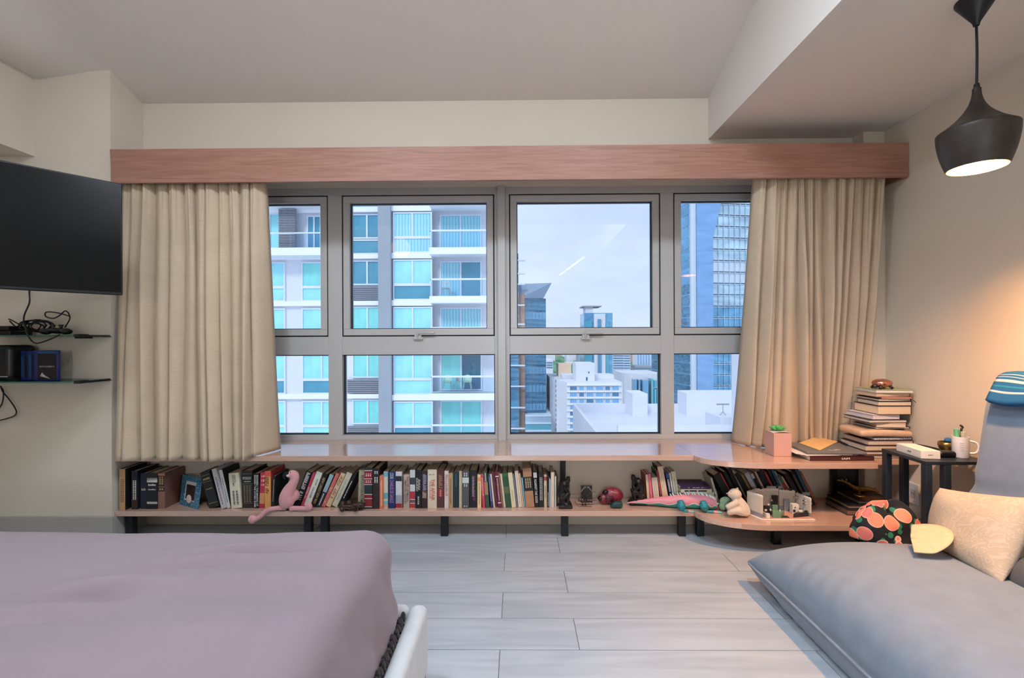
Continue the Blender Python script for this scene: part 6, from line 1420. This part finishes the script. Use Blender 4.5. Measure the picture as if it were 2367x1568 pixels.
for i in range(len(path) - 1):
    for k in range(sub_): f_ = k / sub_; PP.append((path[i][0].lerp(path[i + 1][0], f_), path[i][1] * (1 - f_) + path[i + 1][1] * f_))
PP.append(path[-1])
m = MB(); fs = []
for i, (p, r) in enumerate(PP):
    zc = max(p.z, ZL + r * .9 + .004)
    for k in range(nn):
        a = 2 * math.pi * k / nn; vs_.append((p.x, p.y + r * .95 * math.cos(a), zc + r * math.sin(a))); lat.append(.5 + .5 * math.sin(a)); lon.append(i / (len(PP) - 1))
for i in range(len(PP) - 1):
    for k in range(nn): fs.append((i * nn + k, (i + 1) * nn + k, (i + 1) * nn + (k + 1) % nn, i * nn + (k + 1) % nn))
fs.append(tuple(range(nn))); fs.append(tuple(range((len(PP) - 1) * nn + nn - 1, (len(PP) - 1) * nn - 1, -1)))
m.add(vs_, fs); bo = m.build('body', lizard_mat(), o, smooth=60)
for nm, dat in (('lat', lat), ('lon', lon)):
    A_ = bo.data.attributes.new(nm, 'FLOAT', 'POINT'); A_.data.foreach_set('value', dat)
M_comb = mat('pale_comb', (196, 222, 214), .5); M_teal = mat('teal_dotted_leg', (36, 138, 150), .45, var=.4, scale=120); M_foot = mat('teal_foot', (96, 190, 184), .5); M_band = mat('pink_band', (226, 140, 146), .5)
for k in range(17):
    f_ = (.36 + .5 * k / 16) * (len(PP) - 1); p, r = PP[int(f_)]; zc = max(p.z, ZL + r * .9 + .004) + r - .006
    xk = p.x; MB().hexa([(xk, p.y - .012, zc), (xk + .008, p.y - .012, zc), (xk + .008, p.y + .008, zc), (xk, p.y + .008, zc), (xk - .009, p.y - .004, zc + .017), (xk - .004, p.y - .004, zc + .019), (xk - .004, p.y + .002, zc + .019), (xk - .009, p.y + .002, zc + .017)]).build('comb_tooth', M_comb, o)
for px, fx, vis in ((1567, 1594, 1), (1619, 1657, 1)):
    for sy in (-1, 1):
        Y = 2.775 if px < 1600 else 2.765; hip = Vector((at(px, 1160, Y).x, Y + sy * .040, ZL + .036))
        lg = MB().tube([hip + Vector((-.002, sy * .004, .028)), hip + Vector((.003, sy * .008, .0)), hip + Vector((.012, sy * .012, -.024))], [.016, .026, .013], 12, sub=4).build('leg', M_teal, o, smooth=180)
        ex = at(fx, 1185, Y).x - hip.x
        st = hip + Vector((.010, sy * .012, -.028)); en = Vector((hip.x + ex, st.y - (.014 if sy < 0 else -.01), ZL + .006))
        MB().tube([st, st.lerp(en, .5)], [.008, .008], 10).build('foot', M_teal, lg, smooth=60); MB().tube([st.lerp(en, .5), st.lerp(en, .72)], .0078, 10).build('foot_band', M_band, lg, smooth=60); MB().tube([st.lerp(en, .72), en], [.0078, .006], 10).build('toe', M_foot, lg, smooth=60)
he = PP[-4]; MB().ell((he[0].x - .002, he[0].y - he[1] * .88, max(he[0].z, ZL + he[1]) + .006), (.012, .004, .006), Matrix.Rotation(-.35, 3, 'Y')).build('eye', mat('lizard_eye', (140, 206, 206), .4), o, smooth=180)
# ------------------------------------------------------------------ white bear and its green cushion
M_bear = cloth_mat('white_bear_plush', (214, 196, 178), .04, 40, .3, 400, sheen=.5)
Yb_ = 2.665
o = thing('white_bear', 'white plush bear sitting on the shelf, looking left', 'plush toy', (at(1705, 1195, Yb_).x, Yb_, ZL))
def bp(px, py, dy=0): return at(px, py, Yb_ + dy)
m = MB()
m.tube([bp(1714, 1186), bp(1712, 1174), bp(1706, 1160), bp(1700, 1150)], [0.0480, 0.0456, 0.0336, 0.0240], 16, sub=4)
m.ell(bp(1699, 1143), (.036, .032, .033)); m.tube([bp(1698, 1142), bp(1688, 1143), bp(1683, 1143)], [0.0240, 0.0168, 0.0120], 12, sub=3)
m.ell(bp(1705, 1130, -.012), (.008, .006, .009)); m.ell(bp(1704, 1130, .02), (.008, .006, .009))
for sy in (-.026, .026):
    m.tube([bp(1704, 1162, sy), bp(1692, 1168, sy * 1.3), bp(1680, 1174, sy)], [0.0156, 0.0168, 0.0156], 12, sub=3)
    m.tube([bp(1718, 1186, sy), bp(1702, 1181, sy * 1.4), bp(1688, 1184, sy * 1.2)], [0.0216, 0.0204, 0.0180], 12, sub=3)
    m.ell(bp(1686, 1185, sy * 1.2), (.014, .014, .016)); m.ell(bp(1724, 1190, sy), (.016, .014, .012))
for v in range(len(m.v)): m.v[v] = (m.v[v][0], m.v[v][1], max(m.v[v][2], ZL + .001))
m.build('body', M_bear, o, remesh=.0045)
MB().ell(bp(1680.5, 1141.5, -.004), (.004, .005, .004)).build('nose', mat('bear_nose', (200, 170, 156), .7), o, smooth=180)
MB().ell(bp(1690, 1138, -.02), .002).build('eye', M_black, o, smooth=180)
M_grn = cloth_mat('sage_green_felt', (146, 178, 140), .1, 30, .3, 300)
c = at(1679, 1167, 2.735)
m = MB(); m.ell((c.x, 2.745, ZL + .052), (.036, .024, .030)); m.ell((c.x - .02, 2.74, ZL + .026), (.02, .02, .024)); m.ell((c.x + .012, 2.745, ZL + .024), (.022, .02, .024)); tag(m.build('green_plush', M_grn, remesh=.004), 'sage green plush lump held by the white bear', 'plush toy')
# ------------------------------------------------------------------ building-brick room model
M_b1 = mat('brick_cream', (216, 206, 188), .35, var=.03, spec=.5); M_b2 = mat('brick_grey', (150, 150, 154), .35); M_b3 = mat('brick_dark', (46, 46, 50), .35); M_b4 = mat('brick_green', (112, 148, 118), .4); M_b5 = mat('brick_tan', (206, 150, 130), .5); M_b6 = mat('brick_white', (228, 222, 210), .35)
Yn, Yk = 2.585, 2.70   # near edge, far edge
xa, xb_ = at(1730, 1190, 2.66).x, at(1884, 1203, 2.60).x; x1_ = at(1764, 1203, 2.60).x
o = thing('brick_room_model', 'toy-brick model of an open white laboratory room', 'toy model', ((x1_ + xb_) / 2, 2.65, ZL))
zb_ = ZL + .0005; HW = .118
def bb_(n_, pts2, z0, z1, m_, parent=None):
    return MB().prism(pts2, z0, z1).build(n_, m_, parent or o, bevel=.0008)
base = bb_('base_plate', [(xa, 2.70), (x1_ - .01, Yn + .01), (xb_, Yn + .01), (xb_, 2.73), (xa + .06, 2.75)], zb_, zb_ + .005, M_b6)
fl_ = bb_('floor_tiles', [(x1_ + .004, Yn + .022), (xb_ - .006, Yn + .022), (xb_ - .012, 2.715), (xa + .07, 2.735)], zb_ + .005, zb_ + .008, M_b5)
def wallseg(p0, p1, th, z1, cols=6, cap=True, lower=M_b6):
    p0, p1 = Vector(p0), Vector(p1); d = (p1 - p0).normalized(); nn_ = Vector((-d.y, d.x)) * th
    w_ = bb_('wall_panel', [tuple(p0), tuple(p1), tuple(p1 + nn_), tuple(p0 + nn_)], zb_ + .005, z1 - .012, M_b1)
    bb_('skirting', [tuple(p0 - nn_ * .08), tuple(p1 - nn_ * .08), tuple(p1 + nn_ * 1.08), tuple(p0 + nn_ * 1.08)], zb_ + .005, zb_ + .03, M_b2, w_)
    if cap: bb_('wall_cap', [tuple(p0 - nn_ * .1), tuple(p1 - nn_ * .1), tuple(p1 + nn_ * 1.1), tuple(p0 + nn_ * 1.1)], z1 - .012, z1, M_b6, w_)
    n_ = max(2, int((p1 - p0).length / .016))
    for k in range(n_):
        q = p0 + (p1 - p0) * (k + .5) / n_ + nn_ * .5; MB().lathe([(.0035, z1), (.0035, z1 + .003), (0, z1 + .003)], Matrix.Translation((q.x, q.y, 0)), 10).build('stud', M_b6, w_)
    return w_
P1, P2, P3, P4 = (x1_, Yn + .03), (xa + .012, 2.70), (xa + .06, 2.735), (at(1835, 1150, 2.74).x, 2.735)
wallseg(P1, P2, -.012, zb_ + HW + .012)
wallseg(P2, (xa + .075, 2.735), -.012, zb_ + HW + .012)
wallseg((xa + .075, 2.735), (at(1800, 1150, 2.745).x, 2.745), .010, zb_ + HW + .012)
wallseg((at(1801, 1150, 2.745).x, 2.745), (at(1838, 1150, 2.725).x, 2.725), .010, zb_ + HW + .004)
wallseg((at(1839, 1150, 2.725).x, 2.724), (xb_ - .012, Yn + .04), .010, zb_ + HW - .006)
# furniture inside
def blk(n_, px, py, Y, w, h, d, m_, par_=None, z0=None):
    p = at(px, py, Y); z0 = zb_ + .008 if z0 is None else z0; return MB().box(p.x - w / 2, p.x + w / 2, Y - d / 2, Y + d / 2, z0, z0 + h).build(n_, m_, par_ or o, bevel=.0008)
dr = blk('doorway', 1791, 1170, 2.733, .036, .085, .008, M_b3); blk('door', 1818, 1175, 2.722, .030, .066, .008, M_b2); blk('door_handle', 1823, 1175, 2.716, .003, .008, .003, M_b3)
blk('wall_screen', 1840, 1165, 2.704, .030, .014, .006, M_b2, z0=zb_ + .085); blk('screen_light', 1840, 1165, 2.700, .012, .008, .003, M_b5, z0=zb_ + .088)
pnl = blk('control_panel', 1866, 1175, 2.655, .036, .045, .006, M_b2, z0=zb_ + .062)
for k in range(7): blk('panel_key', 1857 + (k % 4) * 6, 1175, 2.650, .008, .006, .003, M_b6 if k % 2 else M_b3, pnl, zb_ + .072 + .016 * (k // 4))
mc = blk('white_machine', 1836, 1180, 2.68, .036, .055, .03, M_b6); blk('machine_window', 1836, 1180, 2.664, .013, .013, .003, M_b3, mc, zb_ + .022); blk('machine_dial', 1838, 1180, 2.664, .006, .006, .003, M_b3, mc, zb_ + .044)
bb_('green_desk', [(at(1783, 1190, 2.63).x, 2.615), (at(1800, 1190, 2.63).x, 2.61), (at(1812, 1190, 2.66).x, 2.655), (at(1786, 1190, 2.66).x, 2.665)], zb_ + .008, zb_ + .034, M_b4)
blk('desk_back', 1791, 1180, 2.675, .03, .05, .012, M_b4); bb_('black_rug', [(at(1793, 1198, 2.61).x, 2.612), (at(1826, 1198, 2.61).x, 2.612), (at(1818, 1190, 2.645).x, 2.640), (at(1795, 1190, 2.645).x, 2.640)], zb_ + .008, zb_ + .010, M_b3)
bb_('black_counter', [(at(1834, 1200, 2.615).x, 2.615), (at(1873, 1196, 2.625).x, 2.635), (at(1872, 1196, 2.65).x, 2.655), (at(1838, 1196, 2.65).x, 2.640)], zb_ + .008, zb_ + .030, M_b3)
blk('counter_box', 1850, 1190, 2.64, .022, .010, .012, M_b6, z0=zb_ + .031); blk('counter_box', 1864, 1190, 2.645, .014, .006, .010, M_b3, z0=zb_ + .031)
blk('white_cube', 1774, 1195, 2.615, .020, .024, .018, M_b6); blk('grey_crate', 1766, 1195, 2.635, .014, .024, .018, M_b2); blk('dark_shelf', 1772, 1180, 2.665, .03, .05, .014, M_b3); blk('shelf_item', 1770, 1180, 2.656, .012, .010, .006, M_b6, z0=zb_ + .03); blk('shelf_item', 1776, 1170, 2.658, .010, .008, .006, M_b6, z0=zb_ + .062)
for px_, Y, hz, bc, lc in ((1781, 2.65, .0, M_b3, M_b3), (1803, 2.64, .0, M_b3, M_b3), (1784, 2.690, .04, M_b3, M_b5)):
    p = at(px_, 1180, Y); z0 = zb_ + .008 + hz
    mf = MB().box(p.x - .005, p.x - .0005, Y - .003, Y + .003, z0, z0 + .012).box(p.x + .0005, p.x + .005, Y - .003, Y + .003, z0, z0 + .012).box(p.x - .006, p.x + .006, Y - .004, Y + .004, z0 + .012, z0 + .026).build('toy_figure', bc, o, bevel=.001)
    MB().lathe([(0, z0 + .026), (.0045, z0 + .027), (.0045, z0 + .034), (.002, z0 + .035), (.002, z0 + .0375), (0, z0 + .0375)], Matrix.Translation((p.x, Y, 0)), 12).build('figure_head', M_b6 if lc is M_b3 else M_b5, mf, smooth=40)
for px_, Y, h_ in ((1758, 2.74, .016), (1795, 2.755, .024), (1826, 2.735, .016)):
    p = at(px_, 1145, Y); z0 = zb_ + HW + .004 if px_ > 1800 else zb_ + HW + .012
    MB().lathe([(.006, z0), (.008, z0 + h_ * .5), (.005, z0 + h_), (0, z0 + h_ + .004)], Matrix.Translation((p.x, Y - .004, 0)), 12).build('roof_lamp', mat('roof_lamp_black', (18, 18, 20), .15, spec=.8), o, smooth=60)
MB().box(at(1770, 1140, 2.76).x, at(1804, 1140, 2.76).x, 2.748, 2.756, zb_ + HW + .010, zb_ + HW + .024).build('roof_grille', M_b2, o); MB().box(at(1846, 1150, 2.73).x, at(1880, 1150, 2.66).x, 2.69, 2.698, zb_ + HW - .01, zb_ + HW + .006).build('roof_grille', M_b2, o)
